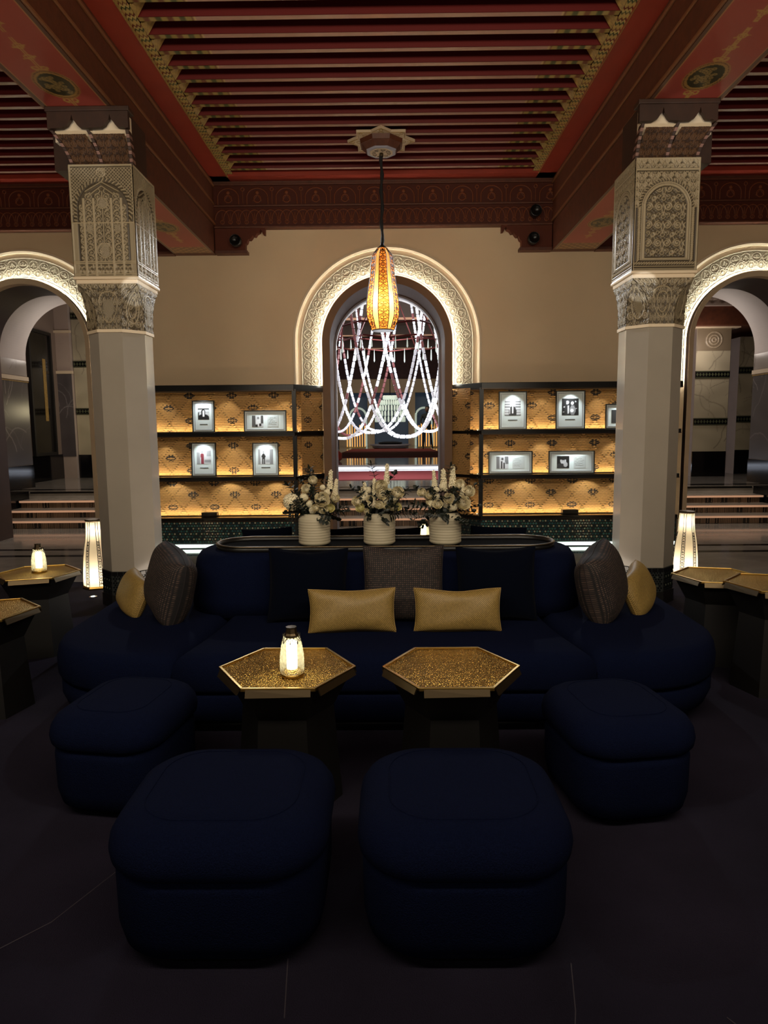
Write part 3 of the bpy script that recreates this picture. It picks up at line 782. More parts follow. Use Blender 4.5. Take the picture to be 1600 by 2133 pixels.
    lower = [(1, 0), (.96, -.006), (.94, .006), (.86, .01), (.84, .022), (.81, .05), (.79, .062), (.775, .10), (.76, .062), (.74, .05), (.71, .022), (.66, .004), (.5, 0), (.40, .006), (.37, .022), (.34, .05), (.32, .062), (.305, .10), (.29, .062), (.27, .05), (.24, .022), (.18, .004), (.04, 0), (0, -.006)]
    pts += [(xl + L_ * a, zb + b) for a, b in lower]
    MB().prism(pts, -.262, -.222, axis='y').build('scalloped_board', 'wood_bracket', c)
    bevel(MB().box(xl - .012, xr + .012, -.275, -.15, 3.962, 3.998).build('moulding', 'wood_bracket', c), .006)
    MB().box(xl + .03, xr - .02, -.20, -.13, 3.76, 3.955).build('plaster_patch', 'trim_plaster', c)
    # two curved carved panels between three striped ribs
    lo0, lo1 = -.235, .235
    def curve(t): return (-.185 - .055 * t ** 1.6, 3.574 + .235 * t)   # y, z
    edges_lo = [lo0, (lo0 + lo1) / 2, lo1]; edges_hi = [xl + .03, (xl + xr) / 2 + .0, xr - .01]
    for k in range(2):
        r = Ras(.25, .24, .005); fill_tile(r, scroll_tile(.12, .11, .005, .006), np.ones_like(r.a, bool)); U = r.X / .25; V = r.Y / .24
        lo = edges_lo[k] + (edges_lo[k + 1] - edges_lo[k]) * (.04 + .92 * U); hi = edges_hi[k] + (edges_hi[k + 1] - edges_hi[k]) * (.1 + .82 * U)
        yy = -.20 - .05 * V ** 1.6 - .006 * r.a; P = np.stack([lo + (hi - lo) * V ** 1.5, yy, 3.574 + .225 * V], -1)
        gridmesh('carved_corbel', P, 'wood_carved', c, carvecol(r.a, (38, 21, 11), (92, 62, 36)))
    for k in range(3):
        for q in range(9):
            t0, t1 = q / 9, (q + 1) / 9; vs = []
            for t in (t0, t1 - .012):
                xx = edges_lo[k] + (edges_hi[k] - edges_lo[k]) * t ** 1.5; y, z = -.215 - .055 * t ** 1.6, 3.574 + .25 * t
                vs += [(xx - .012, y, z), (xx + .012, y, z), (xx + .012, y + .07, z), (xx - .012, y + .07, z)]
            MB().add(vs, [(0, 1, 5, 4), (1, 2, 6, 5), (2, 3, 7, 6), (3, 0, 4, 7), (0, 3, 2, 1), (4, 5, 6, 7)]).build('rib_block', 'rib_paint' if q % 2 else 'wood_bracket', c)
    return c
column(-2.253, 5.95, 0, 'left octagonal plastered column whose capital has a carved arch with small pierced grilles')
column(2.195, 5.95, 1, 'right octagonal plastered column whose capital has an arch filled with carved scrolls')

# ================================================================== WALL SHELVES (left and right)
def weave_panel(P0, u, wd, z0, z1, x_off, parent, res=.0065):
    """woven rattan panel: P0 start point (x,y), u unit direction"""
    ht = z1 - z0; r = Ras(wd, ht, res); X = r.X + x_off; Z = r.Y + z0
    per, row = .535, .158; q_ = 1.12
    c = np.zeros(X.shape + (3,))
    base = np.array(lin((214, 164, 98)))
    st_ = np.sin(Z * 2 * PI / .021 + .8 * np.sin(X * 9)) * .5 + .5
    blk = (np.sin(X * 2 * PI / .05) * np.sin(Z * 2 * PI / .042) > 0)
    nz = np.random.RandomState(int(abs(x_off * 10)) + int(z0 * 10)).rand(*X.shape)
    g = .42 + .58 * st_; g = np.where(blk, g, g * .9); g *= (.82 + .3 * nz)
    h = st_ * .5
    # diagonal braided lines
    for sg in (1, -1):
        d = ((X + sg * Z * (per / 2) / (row * 1.0) * .5) % (per / 2)); d = np.minimum(d, per / 2 - d)
        m = d < .011; tw = (np.sin(Z * 2 * PI / .026) > 0); h = np.where(m, np.where(tw, 1.3, .1), h); g = np.where(m, np.where(tw, g * 1.25, g * .45), g)
    c[:] = base; c *= g[..., None]
    blue = lin((36, 26, 24))
    j0 = int(z0 / row) - 1
    for j in range(j0, j0 + int(ht / row) + 4):
        zc = j * row + .03
        for i in range(-3, 12):
            xc = x_off - (x_off % per) + (i) * per + (j % 2) * per / 2
            if xc < x_off - .1 or xc > x_off + wd + .1: continue
            dx, dz = (X - xc), (Z - zc)
            near = (np.abs(dx) < .06) & (np.abs(dz) < .055)
            if not near.any(): continue
            m = np.zeros(X.shape, bool)
            for ax_, az_ in ((.018, .03), (-.018, .03), (.018, -.03), (-.018, -.03), (.04, .013), (-.04, .013), (.04, -.013), (-.04, -.013), (.052, 0), (-.052, 0), (.018, .012), (-.018, .012), (.018, -.012), (-.018, -.012), (0, .021), (0, -.021)):
                m |= (np.abs(dx - ax_ * q_) < .0105) & (np.abs(dz - az_ * q_) < .0085)
            c[m] = blue; h[m] = .2
    n = np.array([u[1], -u[0], 0.])   # towards the viewer
    P = np.zeros(X.shape + (3,)); P[..., 0] = P0[0] + r.X * u[0]; P[..., 1] = P0[1] + r.X * u[1]; P[..., 2] = Z
    P += n * (.006 * h)[..., None]
    return gridmesh('woven_panel', P, 'woven', parent, c)

YF, YB = 8.60, 8.86      # front edge and back panel of the shelves
SH = [.37, .885, 1.437, 2.005]
def shelf_unit(s, label):
    xc = -1.17 if s < 0 else 1.14; xi = -.80 if s < 0 else .79; xo = -3.6 if s < 0 else 3.6
    root = empty('wall_shelf', ((xc + xo) / 2, YF, 0), label=label, cat='shelf'); ox, oy = -(xc + xo) / 2, -YF
    def B(o): o.location = (o.location[0] + ox, o.location[1] + oy, 0); return o
    pts = [(xo, YF), (xc, YF), (xi, YF + .42), (xi, YF + .47), (xi - .0 if s < 0 else xi, 9.02), (xo, 9.02)]
    for i, z in enumerate(SH):
        th = .05 if i in (1, 2) else (.05 if i == 0 else .075)
        for nm, m, e, a, b in (('shelf_board', 'black_metal', 0, -th / 2, th / 2), ('shelf_edge', 'shelf_edge', .006, -th / 2 - .004, -th / 2 + .008)):
            pp = [(xo, YF - e), (xc, YF - e), (xi, YF + .42 - e), (xi, 9.0), (xo, 9.0)]
            if s > 0: pp = pp[::-1]
            o = B(MB().prism(pp, z + a, z + b).build(nm, m, root))
            if nm == 'shelf_board': bevel(o, .006)
    # lower body with tiles
    pp = [(xo, YF + .02), (xc, YF + .02), (xi, YF + .44), (xi, 9.0), (xo, 9.0)]
    B(MB().prism(pp if s < 0 else pp[::-1], .075, .345).build('tiled_base', 'grout', root))
    pp = [(xo, YF + .05), (xc, YF + .05), (xi, YF + .46), (xi, 9.0), (xo, 9.0)]
    B(MB().prism(pp if s < 0 else pp[::-1], .0, .075).build('plinth', 'black_wood', root))
    cells = []
    rr = random.Random(5 + s)
    def tiles(P0, P1, dark):
        P0 = Vector((*P0, 0)); P1 = Vector((*P1, 0)); L_ = (P1 - P0).length; u = (P1 - P0) / L_; n = Vector((u.y, -u.x, 0))
        if n.y > 0: n = -n
        st_ = .034
        for i in range(int(L_ / st_)):
            for j in range(8):
                x = (i + .5 + (j % 2) * .5) * st_; z = .09 + j * st_
                if x > L_ - st_ * .5 or z > .335: continue
                light = (j % 4 == 1 and i % 2 == 0) or (j % 4 == 3 and i % 2 == 1)
                hs = .0125 if light else .0158
                colr = (190, 186, 160) if light else rr.choice([(56, 104, 106), (46, 84, 92), (78, 124, 118), (38, 60, 66), (62, 106, 96)])
                if dark: colr = tuple(v * .5 for v in colr)
                pc = P0 + u * x + n * .001
                q = [pc + u * hs * dx + Vector((0, 0, z + hs * dz)) for dx, dz in ((1, 0), (0, 1), (-1, 0), (0, -1))]
                v8 = [tuple(q[0]), tuple(q[1]), tuple(q[3]), tuple(q[2]), *[tuple(v + n * .006) for v in (q[0], q[1], q[3], q[2])]]
                cells.append((v8, lin(colr)))
                pc2 = pc + u * st_ * .5
    tiles((xo, YF + .02) if s < 0 else (xc, YF + .02), (xc, YF + .02) if s < 0 else (xo, YF + .02), False)
    tiles((xc, YF + .02), (xi, YF + .44), True)
    B(blocks('lozenge_tiles', cells, 'tile', root, 'stuff'))
    # posts at the corner and the inner end
    ux, uy = (xi - xc), .42; ll = math.hypot(ux, uy); ux /= ll; uy /= ll
    for k in range(3):
        z0, z1 = SH[k] + .02, SH[k + 1] - .02
        B(MB().box(xc - .025, xc + .025, YF + .005, YF + .05, z0, z1).build('corner_post', 'black_metal', root))
        B(MB().box(xi - .012, xi + .012, YF + .36, YF + .40, z0, z1).build('end_post', 'black_metal', root))
        if s < 0: B(weave_panel((xo, YB), (1, 0), xc - xo + .12, z0, z1, 0.0, root))
        else: B(weave_panel((xc - .12, YB), (1, 0), xo - xc + .12, z0, z1, .55, root))
        # angled return
        bx, by = xc + (.02 if s < 0 else -.02), YB - .14
        Lr = .40
        if s < 0: B(weave_panel((xc + .07, YF + .13), (ux, uy), Lr, z0, z1, 3.1, root))
        else: B(weave_panel((xi - .03, YF + .43), (-ux, -uy), Lr, z0, z1, 3.1, root))
        # side cheek beside the arch, faced in wood
        B(MB().box(min(xi, xi + s * .0) - .004, xi + .004, YF + .40, 9.0, z0, z1).build('end_cheek', 'hall_beige', root))
        # warm LED line at the back of the shelf
        a, b = (xo, xc + .02) if s < 0 else (xc - .02, xo)
        B(MB().box(a, b, YB - .050, YB - .040, z0 + .001, z0 + .007).build('led_strip', 'led_warm', root)); B(MB().box(a, b, YB - .075, YB - .069, z0, z0 + .016).build('led_lip', 'black_metal', root))
        q0 = Vector((xc + (.07 if s < 0 else -.09), YF + .11, z0 + .008)); q1 = q0 + Vector((ux, uy, 0)) * .38
        B(MB().tube([q0 + Vector((0, .02, 0)), q1 + Vector((0, .02, 0))], .004, 4).build('led_strip', 'led_warm', root)); B(MB().tube([q0 + Vector((0, -.005, .0)), q1 + Vector((0, -.005, 0))], .009, 4).build('led_lip', 'black_metal', root))
    B(MB().box(min(xo, xc), max(xo, xc), YF + .03, YF + .045, .012, .05).build('base_led', 'led_base', root))
    return root
shelf_unit(-1, 'black framed wall shelf with woven straw backs, left of the central arch')
shelf_unit(1, 'black framed wall shelf with woven straw backs, right of the central arch')

# ---- framed photographs ------------------------------------------------
def photo_raster(kind, n=26):
    a = np.full((n, n), .78); Y, X = np.mgrid[0:n, 0:n] / (n - 1)   # Y up
    def ell(cx, cy, rx, ry, v): a[np.hypot((X - cx) / rx, (Y - cy) / ry) < 1] = v
    def rect(x0, x1, y0, y1, v): a[(X >= x0) & (X <= x1) & (Y >= y0) & (Y <= y1)] = v
    if kind == 'longhair':
        rect(0, 1, .9, 1, .15); rect(0, 1, .62, .66, .5); rect(0, .08, 0, .65, .2); ell(.5, .05, .55, .45, .12); ell(.48, .62, .2, .32, .1); ell(.5, .62, .1, .2, .95); rect(.44, .56, .25, .5, .95)
    elif kind == 'seated':
        rect(0, .3, 0, 1, .3); rect(.8, 1, .3, 1, .25); ell(.55, .4, .2, .32, .9); ell(.55, .78, .09, .12, .45); rect(.3, .5, 0, .22, .1); rect(.62, .8, .05, .3, .15)
    elif kind == 'pinksuit':
        rect(0, .2, 0, .8, .6); rect(.55, 1, .1, .3, .55); rect(.7, 1, .55, .95, .6); ell(.38, .84, .06, .08, .5); ell(.38, .58, .13, .18, -1); rect(.3, .37, 0, .45, -1); rect(.4, .48, 0, .45, -1)
    elif kind == 'darksuit':
        rect(0, .15, 0, 1, .55); rect(.8, 1, 0, 1, .5); rect(.5, .8, .12, .3, .6); ell(.36, .82, .06, .08, .5); ell(.36, .52, .13, .2, .12); rect(.28, .35, 0, .4, .1); rect(.38, .45, 0, .4, .1)
    elif kind == 'blonde':
        for q in range(6): rect(0, 1, q / 6, q / 6 + .06, .4)
        ell(.5, .7, .17, .26, .97); ell(.5, .2, .25, .4, .15); rect(.45, .55, .15, .6, .95); rect(.3, .34, .1, .5, .9)
    elif kind == 'couple':
        rect(0, 1, 0, 1, .12); ell(.33, .76, .08, .12, .8); ell(.62, .72, .08, .12, .85); ell(.3, .3, .17, .35, .18); rect(.36, .42, .1, .58, .9); ell(.64, .3, .17, .3, .5); ell(.6, .28, .1, .12, .95)
        for q in ((.8, .8), (.15, .5), (.85, .4), (.1, .2)): ell(q[0], q[1], .04, .04, .7)
    elif kind == 'lean':
        rect(0, .25, 0, 1, .45); rect(.7, 1, .4, 1, .4); ell(.5, .8, .1, .12, .3); ell(.52, .4, .22, .3, .8); rect(.4, .5, 0, .6, .15); rect(.6, .68, 0, .5, .2)
    elif kind == 'headshot':
        rect(0, 1, 0, 1, .1); ell(.5, .6, .24, .3, .75); ell(.5, .82, .28, .16, .08); ell(.3, .2, .3, .2, .2); ell(.7, .3, .18, .2, .7); rect(.4, .45, .58, .62, .1); rect(.55, .6, .58, .62, .1)
    else:
        rect(0, .4, 0, 1, .2); ell(.6, .6, .2, .3, .5)
    c = np.repeat(np.clip(a, 0, 1)[..., None] ** 2.0, 3, -1)
    c[a < -.5] = lin((140, 60, 70))
    return c
def picture(x0, x1, z0, z1, kind, label, text='line', y=8.70, rz=0, land=False):
    """x0..x1, z0..z1 outer size; stands on the shelf, leaning slightly back"""
    wd, ht = x1 - x0, z1 - z0; o = empty('picture_frame', ((x0 + x1) / 2, y, z0), rz, label, 'picture frame', 'framed photographs on the wall shelves')
    o.rotation_euler = (-.055, 0, rz)
    e = .011; hw = wd / 2
    for nm, a in (('frame', (-hw, -hw + e, 0, ht)), ('frame', (hw - e, hw, 0, ht)), ('frame', (-hw + e, hw - e, 0, e)), ('frame', (-hw + e, hw - e, ht - e, ht))): pass
    mb = MB().box(-hw, -hw + e, -.02, .015, 0, ht).box(hw - e, hw, -.02, .015, 0, ht).box(-hw + e, hw - e, -.02, .015, 0, e).box(-hw + e, hw - e, -.02, .015, ht - e, ht)
    mb.build('frame', 'black_wood', o)
    MB().box(-hw + e, hw - e, .002, .012, e, ht - e).build('mat_board', 'mat_board', o)
    g = .03; q = .008
    MB().box(-hw + g, -hw + g + .004, -.004, .003, g, ht - g).box(hw - g - .004, hw - g, -.004, .003, g, ht - g).box(-hw + g, hw - g, -.004, .003, g, g + .004).box(-hw + g, hw - g, -.004, .003, ht - g - .004, ht - g).build('inner_fillet', 'pale_frame', o)
    def ph(cx, cz, s, k):
        c = photo_raster(k); n = c.shape[0]; X, Z = np.meshgrid(np.linspace(-s / 2, s / 2, n), np.linspace(-s / 2, s / 2, n))
        gridmesh('photograph', np.stack([X + cx, np.full_like(X, -.0005), Z + cz], -1), 'photo', o, c, False)
    if not land:
        s = wd * .5 if kind not in ('pinksuit', 'darksuit', 'blonde', 'couple') else wd * .57
        ph(0, ht * .58, s, kind)
        MB().box(-wd * .17, wd * .17, -.0015, .0022, ht * .245, ht * .245 + .008).build('caption', 'black_metal', o)
    else:
        s = ht * .53; ph(-wd * .18, ht * .5, s, kind)
        cells = []; rr = random.Random(len(label))
        fx0, fx1 = wd * .05, wd * .05 + s * .98
        MB().box(fx0, fx1, -.0006, .0022, ht * .5 - s / 2, ht * .5 + s / 2).build('letter_sheet', 'letter_paper', o)
        mb = MB()
        for k in range(5):
            zz = ht * .5 + s * (.3 - k * .14); xa = fx0 + .01 + rr.uniform(0, .02); xb = fx1 - .015 - rr.uniform(0, .05)
            pts = [(xa + (xb - xa) * j / 16, -.0015, zz + rr.uniform(-.006, .006)) for j in range(17)]
            mb.tube(pts, .0008, 3)
        mb.build('handwriting', 'black_lattice', o)
    return o
def pf(px0, px1, zt, zb): return px0 * .9715, px1 * .9715, 1.5 + (zb - 1.5) * .9715, 1.5 + (zt - 1.5) * .9715
PICS = [
 (-2.53, -2.245, 1.87, 'u', 'longhair', 'upright framed portrait of a long-haired sitter, on the upper left shelf', 0, False),
 (-1.865, -1.32, 1.737, 'u', 'seated', 'landscape frame with a photo and handwritten letter, on the left shelf', 0, True),
 (-2.565, -2.245, 1.332, 'm', 'pinksuit', 'upright frame with a figure in a pinkish red suit, on the middle left shelf', 0, False),
 (-1.77, -1.435, 1.325, 'm', 'darksuit', 'upright frame with a standing figure in a dark suit, on the middle left shelf', .02, False),
 (1.408, 1.766, 1.95, 'u', 'blonde', 'upright frame with a pale-haired sitter, on the upper right shelf', 0, False),
 (2.137, 2.51, 1.955, 'u', 'couple', 'upright frame showing two people close together, on the upper right shelf', -.02, False),
 (2.776, 3.28, 1.78, 'u', 'other', 'landscape frame partly hidden by the right column, on the upper right shelf', -.05, True),
 (1.28, 1.85, 1.19, 'm', 'lean', 'landscape frame with a person leaning, lower left of the right shelf', .03, True),
 (2.06, 2.645, 1.19, 'm', 'headshot', 'landscape frame with a close-up face and a signature, lower right shelf', -.05, True),
]
for x0, x1, zt, lv, kind, label, rz, land in PICS:
    zb = SH[2] + .027 if lv == 'u' else SH[1] + .027
    f_ = .9715
    picture(x0 * f_, x1 * f_, zb, 1.5 + (zt - 1.5) * f_, kind, label, rz=rz, land=land)
    xm = (x0 + x1) / 2 * f_
    top = 1.5 + (zt - 1.5) * f_
    lamp('SPOT', 'shelf_spot', (xm, 8.60, SH[3] - .05 if lv == 'u' else SH[2] - .04), 8 if not land else 15, COOL, (xm, 8.71, top - .26), .012, spot=88, blend=1)
for x, z in ((-2.05, 0), (-1.45, 0), (-2.75, 0), (1.7, 0), (2.5, 0), (3.0, 0)):
    lamp('SPOT', 'shelf_spot', (x, 8.66, SH[1] - .04), 2.6, (1, .93, .7), (x, 8.9, SH[0]), .01, spot=110, blend=.25)
for x, sx in ((-2.295, 'left'), (2.29, 'right')):
    o = empty('shelf_uplight', (x, 8.75, SH[0] + .027), label='small black uplighter box on the lowest shelf of the %s wall unit' % sx, cat='light')
    bevel(MB().box(-.1, .1, -.05, .05, 0, .055).build('housing', 'black_metal', o), .006)
    MB().box(-.09, .09, -.053, -.049, .006, .014).build('trim_line', 'shelf_edge', o)

for x, lv in ((-2.88, 3), (-2.05, 3), (-1.3, 3), (-2.85, 2), (-2.0, 2), (1.27, 3), (1.92, 3), (2.66, 3), (1.2, 2), (1.93, 2), (2.85, 2)):
    lamp('SPOT', 'shelf_spot', (x, 8.67, SH[lv] - .045), 3.2, (1, .92, .68), (x, 8.86, SH[lv] - .5), .012, spot=82, blend=.6)
# ceiling spotlights by the frieze
for x, z, lab in ((-1.86, 3.79, 'round black ceiling spotlight on the left corbel'), (1.78, 3.78, 'lower of the two round black spotlights on the right corbel'), (1.80, 4.10, 'upper of the two round black spotlights on the right frieze'),
                  (-2.95, 3.79, 'round black spotlight left of the left beam end, beside the column'), (2.86, 3.79, 'round black spotlight right of the right beam end, beside the column')):
    o = empty('spotlight', (x, 8.86, z), label=lab, cat='spotlight')
    m1 = MB().lathe([(.02, 0), (.055, .005), (.068, .03), (.07, .11), (.064, .12), (.06, .112), (.05, .09), (.0, .085)], 20).build('spot_body', 'black_metal', o, True); m1.rotation_euler = (PI / 2, 0, 0)
    box('bracket', -.012, .012, -.01, .04, .05, .09, 'black_metal', o)

# ================================================================== PENDANT
PX, PY = -.06, 7.78
pd = empty('pendant_lantern', (PX, PY, 2.57), label='tall gourd-shaped amber glass pendant lantern with black fretwork, hanging on a black cord', cat='lamp')
prof = [(.866, .045), (.845, .06), (.80, .098), (.75, .115), (.68, .122), (.60, .128), (.5, .142), (.4, .158), (.3, .172), (.2, .178), (.13, .172), (.07, .150), (.0, .122)]
NF = 12
def surf(a, t):   # t 0 top .. 1 bottom ; a angle
    z = .866 * (1 - t); 
    for (za, ra), (zb_, rb) in zip(prof[:-1], prof[1:]):
        if zb_ <= z <= za + 1e-9: r = ra + (rb - ra) * (za - z) / (za - zb_); break
    return r, z
FACES = []
aw, an = math.radians(38), math.radians(22)     # wide fretwork panel, narrow plain panel
a = -PI / 2 - aw / 2 + math.radians(4)
for k in range(6): FACES.append((a, a + aw, True)); FACES.append((a + aw, a + aw + an, False)); a += aw + an
def fp(fa, u, t, out=0):   # point on flat facet
    r, z = surf(0, t); r += out; p0 = Vector((r * math.cos(fa[0]), r * math.sin(fa[0]), z)); p1 = Vector((r * math.cos(fa[1]), r * math.sin(fa[1]), z)); return p0.lerp(p1, u)
for fa in FACES:
    mb = MB(); n = 26
    vs = [fp(fa, u, k / n) for k in range(n + 1) for u in (0, .5, 1)]
    fs = [(i * 3 + k, i * 3 + k + 1, (i + 1) * 3 + k + 1, (i + 1) * 3 + k) for i in range(n) for k in range(2)]
    mb.add(vs, fs).build('glass_panel', 'shade_glass' if fa[2] else 'shade_plain', pd, True)
    fe = MB(); fe.tube([fp(fa, 0, k / n, .003) for k in range(n + 1)], .0042, 4, False)
    if fa[2]:
        nc = 11
        for q in range(nc):
            t0 = .02 + .97 * q / nc; t1 = .02 + .97 * (q + 1) / nc; T = lambda v: t0 + (t1 - t0) * v
            segs = [((.5, 0), (.5, .62)), ((.5, .62), (.36, .45)), ((.5, .62), (.64, .45)), ((.36, .45), (.38, .12)), ((.64, .45), (.62, .12)), ((.38, .12), (.5, 0)), ((.62, .12), (.5, 0)),
                    ((.5, .95), (.14, .70)), ((.5, .95), (.86, .70)), ((.14, .70), (.03, .82)), ((.86, .70), (.97, .82)), ((.36, .45), (.12, .62)), ((.64, .45), (.88, .62)), ((.12, .62), (.14, .7)), ((.88, .62), (.86, .7)),
                    ((.5, 0), (.12, .3)), ((.5, 0), (.88, .3)), ((.12, .3), (.02, .18)), ((.88, .3), (.98, .18)), ((.37, .3), (.03, .44)), ((.63, .3), (.97, .44)), ((.5, .8), (.2, .9)), ((.5, .8), (.8, .9)), ((.5, .62), (.5, .8))]
            for (ua, va), (ub, vb) in segs: fe.tube([fp(fa, ua, T(va), .003), fp(fa, ub, T(vb), .003)], .0031, 4, False)
    fe.build('fretwork', 'black_lattice', pd)
MB().lathe([(.118, 0), (.124, .006), (.118, .012), (.05, .014)], 24, (0, 0, -.012)).build('bottom_ring', 'black_metal', pd)
MB().lathe([(.05, 0), (.046, .01), (.022, .03), (.016, .06)], 16, (0, 0, .862)).build('top_cap', 'black_metal', pd)
cp = [(.006 * math.sin(k * .9), .004 * math.cos(k * .7), .90 + k * .0455) for k in range(21)]
MB().tube(cp, [.017 + .004 * math.sin(k * 1.7) for k in range(21)], 8).build('cord', 'cord', pd, True)
lamp('POINT', 'pendant_bulb', (PX - .01, PY - .06, 2.86), 7.0, (1, .70, .38), size=.035)
# ceiling rosette
ro = empty('ceiling_rosette', (PX, 7.79, 4.46), label='pale painted eight-pointed star rosette with a stepped octagonal boss on the slatted ceiling', cat='rosette')
def star(r, r2, n=8, rot=0): return [((r if k % 2 == 0 else r2) * math.cos(rot + PI * k / n), (r if k % 2 == 0 else r2) * math.sin(rot + PI * k / n)) for k in range(2 * n)]
MB().prism(star(.36, .275), .065, .09).build('star_plate', 'rosette_pale' if 'rosette_pale' in MATS else 'hall_beige', ro)
rr = random.Random(2); mb = MB()
for k in range(8):
    a = k * PI / 4
    for d, q in ((.3, .02), (.235, .028)): mb.tube([(d * math.cos(a) + q * math.cos(t * PI / 5), d * math.sin(a) + q * math.sin(t * PI / 5), .064) for t in range(11)], .003, 3, False)
    for s_ in (-1, 1): mb.tube([(.345 * math.cos(a), .345 * math.sin(a), .064), (.262 * math.cos(a + s_ * PI / 8.6), .262 * math.sin(a + s_ * PI / 8.6), .064)], .0035, 3)
mb.build('painted_lines', 'gold_paint', ro)
oc = lambda a: [(a / math.cos(PI / 8) * math.cos(PI / 8 + k * PI / 4), a / math.cos(PI / 8) * math.sin(PI / 8 + k * PI / 4)) for k in range(8)]
def frust(a0, z0, a1, z1): 
    p0 = [(x, y, z0) for x, y in oc(a0)]; p1 = [(x, y, z1) for x, y in oc(a1)]
    return MB().add(p0 + p1, [tuple(range(8))[::-1], tuple(range(8, 16))] + [(i, (i + 1) % 8, 8 + (i + 1) % 8, 8 + i) for i in range(8)])
frust(.215, .02, .225, .065).build('boss', 'wood_dark', ro); frust(.155, -.03, .205, .02).build('boss', 'wood_dark', ro)
frust(.148, -.045, .158, -.03).build('boss_rim', 'pale_frame', ro); frust(.115, -.048, .12, -.0451).build('boss_face', 'hall_beige', ro)
mb = MB()
for k in range(8): a = k * PI / 4 + .2; mb.tube([(.06 * math.cos(a), .06 * math.sin(a), -.049), (.1 * math.cos(a + .25), .1 * math.sin(a + .25), -.049), (.1 * math.cos(a - .25), .1 * math.sin(a - .25), -.049), (.06 * math.cos(a), .06 * math.sin(a), -.049)], .003, 3)
mb.build('painted_lines', 'black_lattice', ro)
MB().lathe([(.02, 0), (.024, .02), (.02, .045)], 12, (0, 0, -.09)).build('ceiling_hook', 'brass_edge', ro)

# ================================================================== FURNITURE
def rrect(hx, hy, r, n=10, c=(0, 0), p=1.0):
    pts = []
    for sx, sy, a0 in ((1, 1, 0), (-1, 1, PI / 2), (-1, -1, PI), (1, -1, 3 * PI / 2)):
        for k in range(n + 1):
            a = a0 + PI / 2 * k / n; pts.append((c[0] + sx * (hx - r) + r * math.cos(a), c[1] + sy * (hy - r) + r * math.sin(a)))
    return pts
def stack(name, fn, prof, m, parent, smooth=True, dome=0):
    """fn(inset)->outline; prof [(inset,z)...]"""
    rings = [[(x, y, z) for x, y in fn(i)] for i, z in prof]; n = len(rings[0]); mb = MB()
    vs = [v for r in rings for v in r]
    fs = [(i * n + k, i * n + (k + 1) % n, (i + 1) * n + (k + 1) % n, (i + 1) * n + k) for i in range(len(rings) - 1) for k in range(n)]
    fs.append(tuple(range(n))[::-1])
    # domed top as fan rings
    top = rings[-1]; cx = sum(v[0] for v in top) / n; cy = sum(v[1] for v in top) / n; b = (len(rings) - 1) * n
    last = b; zt = prof[-1][1]
    for q, t in enumerate((.8, .55, .28)):
        vs += [(cx + (x - cx) * t, cy + (y - cy) * t, zt + dome * (1 - t * t)) for x, y, z in top]
        nb = len(vs) - n
        fs += [(last + k, last + (k + 1) % n, nb + (k + 1) % n, nb + k) for k in range(n)]; last = nb
    vs.append((cx, cy, zt + dome)); fs += [(last + k, last + (k + 1) % n, len(vs) - 1) for k in range(n)]
    return mb.add(vs, fs).build(name, m, parent, smooth)
def stool(x, y, rz, hx, hy, label):
    o = empty('stool', (x, y, 0), rz, label, 'stool', 'navy upholstered stools')
    f = lambda i: rrect(hx - i, hy - i, min(hx, hy) * .62 - i * .6, 12)
    stack('plinth', lambda i: rrect(hx - .06 - i, hy - .06 - i, .16, 12), [(0, 0), (0, .025)], 'black_wood', o)
    stack('base', f, [(.045, .018), (.016, .045), (.004, .10), (.002, .24), (.006, .268), (.03, .276)], 'blue_fabric', o)
    stack('seat_cushion', f, [(.03, .270), (.006, .276), (-.008, .292), (-.012, .32), (-.006, .352), (.012, .382), (.04, .402), (.075, .413)], 'blue_fabric', o, dome=.014)
    g = [(x_, y_, .4145) for x_, y_ in f(.082)]; MB().tube(g + [g[0]], .0022, 5, False).build('piping', 'blue_fabric', o)
    return o
stool(-.505, 2.022, 0, .308, .29, 'front left navy stool, the lower left of the two nearest the camera')
stool(.212, 2.022, 0, .302, .29, 'front right navy stool, the lower right of the two nearest the camera')
stool(-1.10, 2.75, -.15, .228, .262, 'navy stool at the left end of the sofa, left of the lantern table')
stool(.905, 2.69, .15, .240, .265, 'navy stool at the right end of the sofa, right of the empty brass table')

# ---- island sofa -----------------------------------------------------
SX, SY = -.03, 4.28
sf = empty('sofa', (SX, SY, 0), label='large navy island sofa with rounded wings and a black tray let into its back', cat='sofa')
HX, HY = 1.765, 1.06
stack('plinth', lambda i: rrect(HX - .14 - i, HY - .08 - i, .4, 12), [(0, 0), (0, .06)], 'black_wood', sf)
stack('base', lambda i: rrect(HX - i, HY - i, .52 - i * .5, 12), [(.06, .05), (.02, .08), (.0, .14), (.0, .20), (.015, .222), (.05, .225)], 'blue_fabric', sf)
def cushion_poly(outer, clipfn, name):
    pts = [p for p in outer if clipfn(p)]
    return pts
out = rrect(HX + .01, HY + .01, .53, 14)
def sub_poly(a, b):
    """part of the outline with a<=x<=b, front seam bows outwards"""
    def clip(poly, x0, keep):
        res = []
        for i in range(len(poly)):
            p, q = poly[i], poly[(i + 1) % len(poly)]
            ip, iq = (p[0] * keep >= x0 * keep), (q[0] * keep >= x0 * keep)
            if ip: res.append(p)
            if ip != iq: t = (x0 - p[0]) / (q[0] - p[0]); res.append((x0, p[1] + (q[1] - p[1]) * t))
        return res
    return clip(clip(out, a, 1), b, -1)
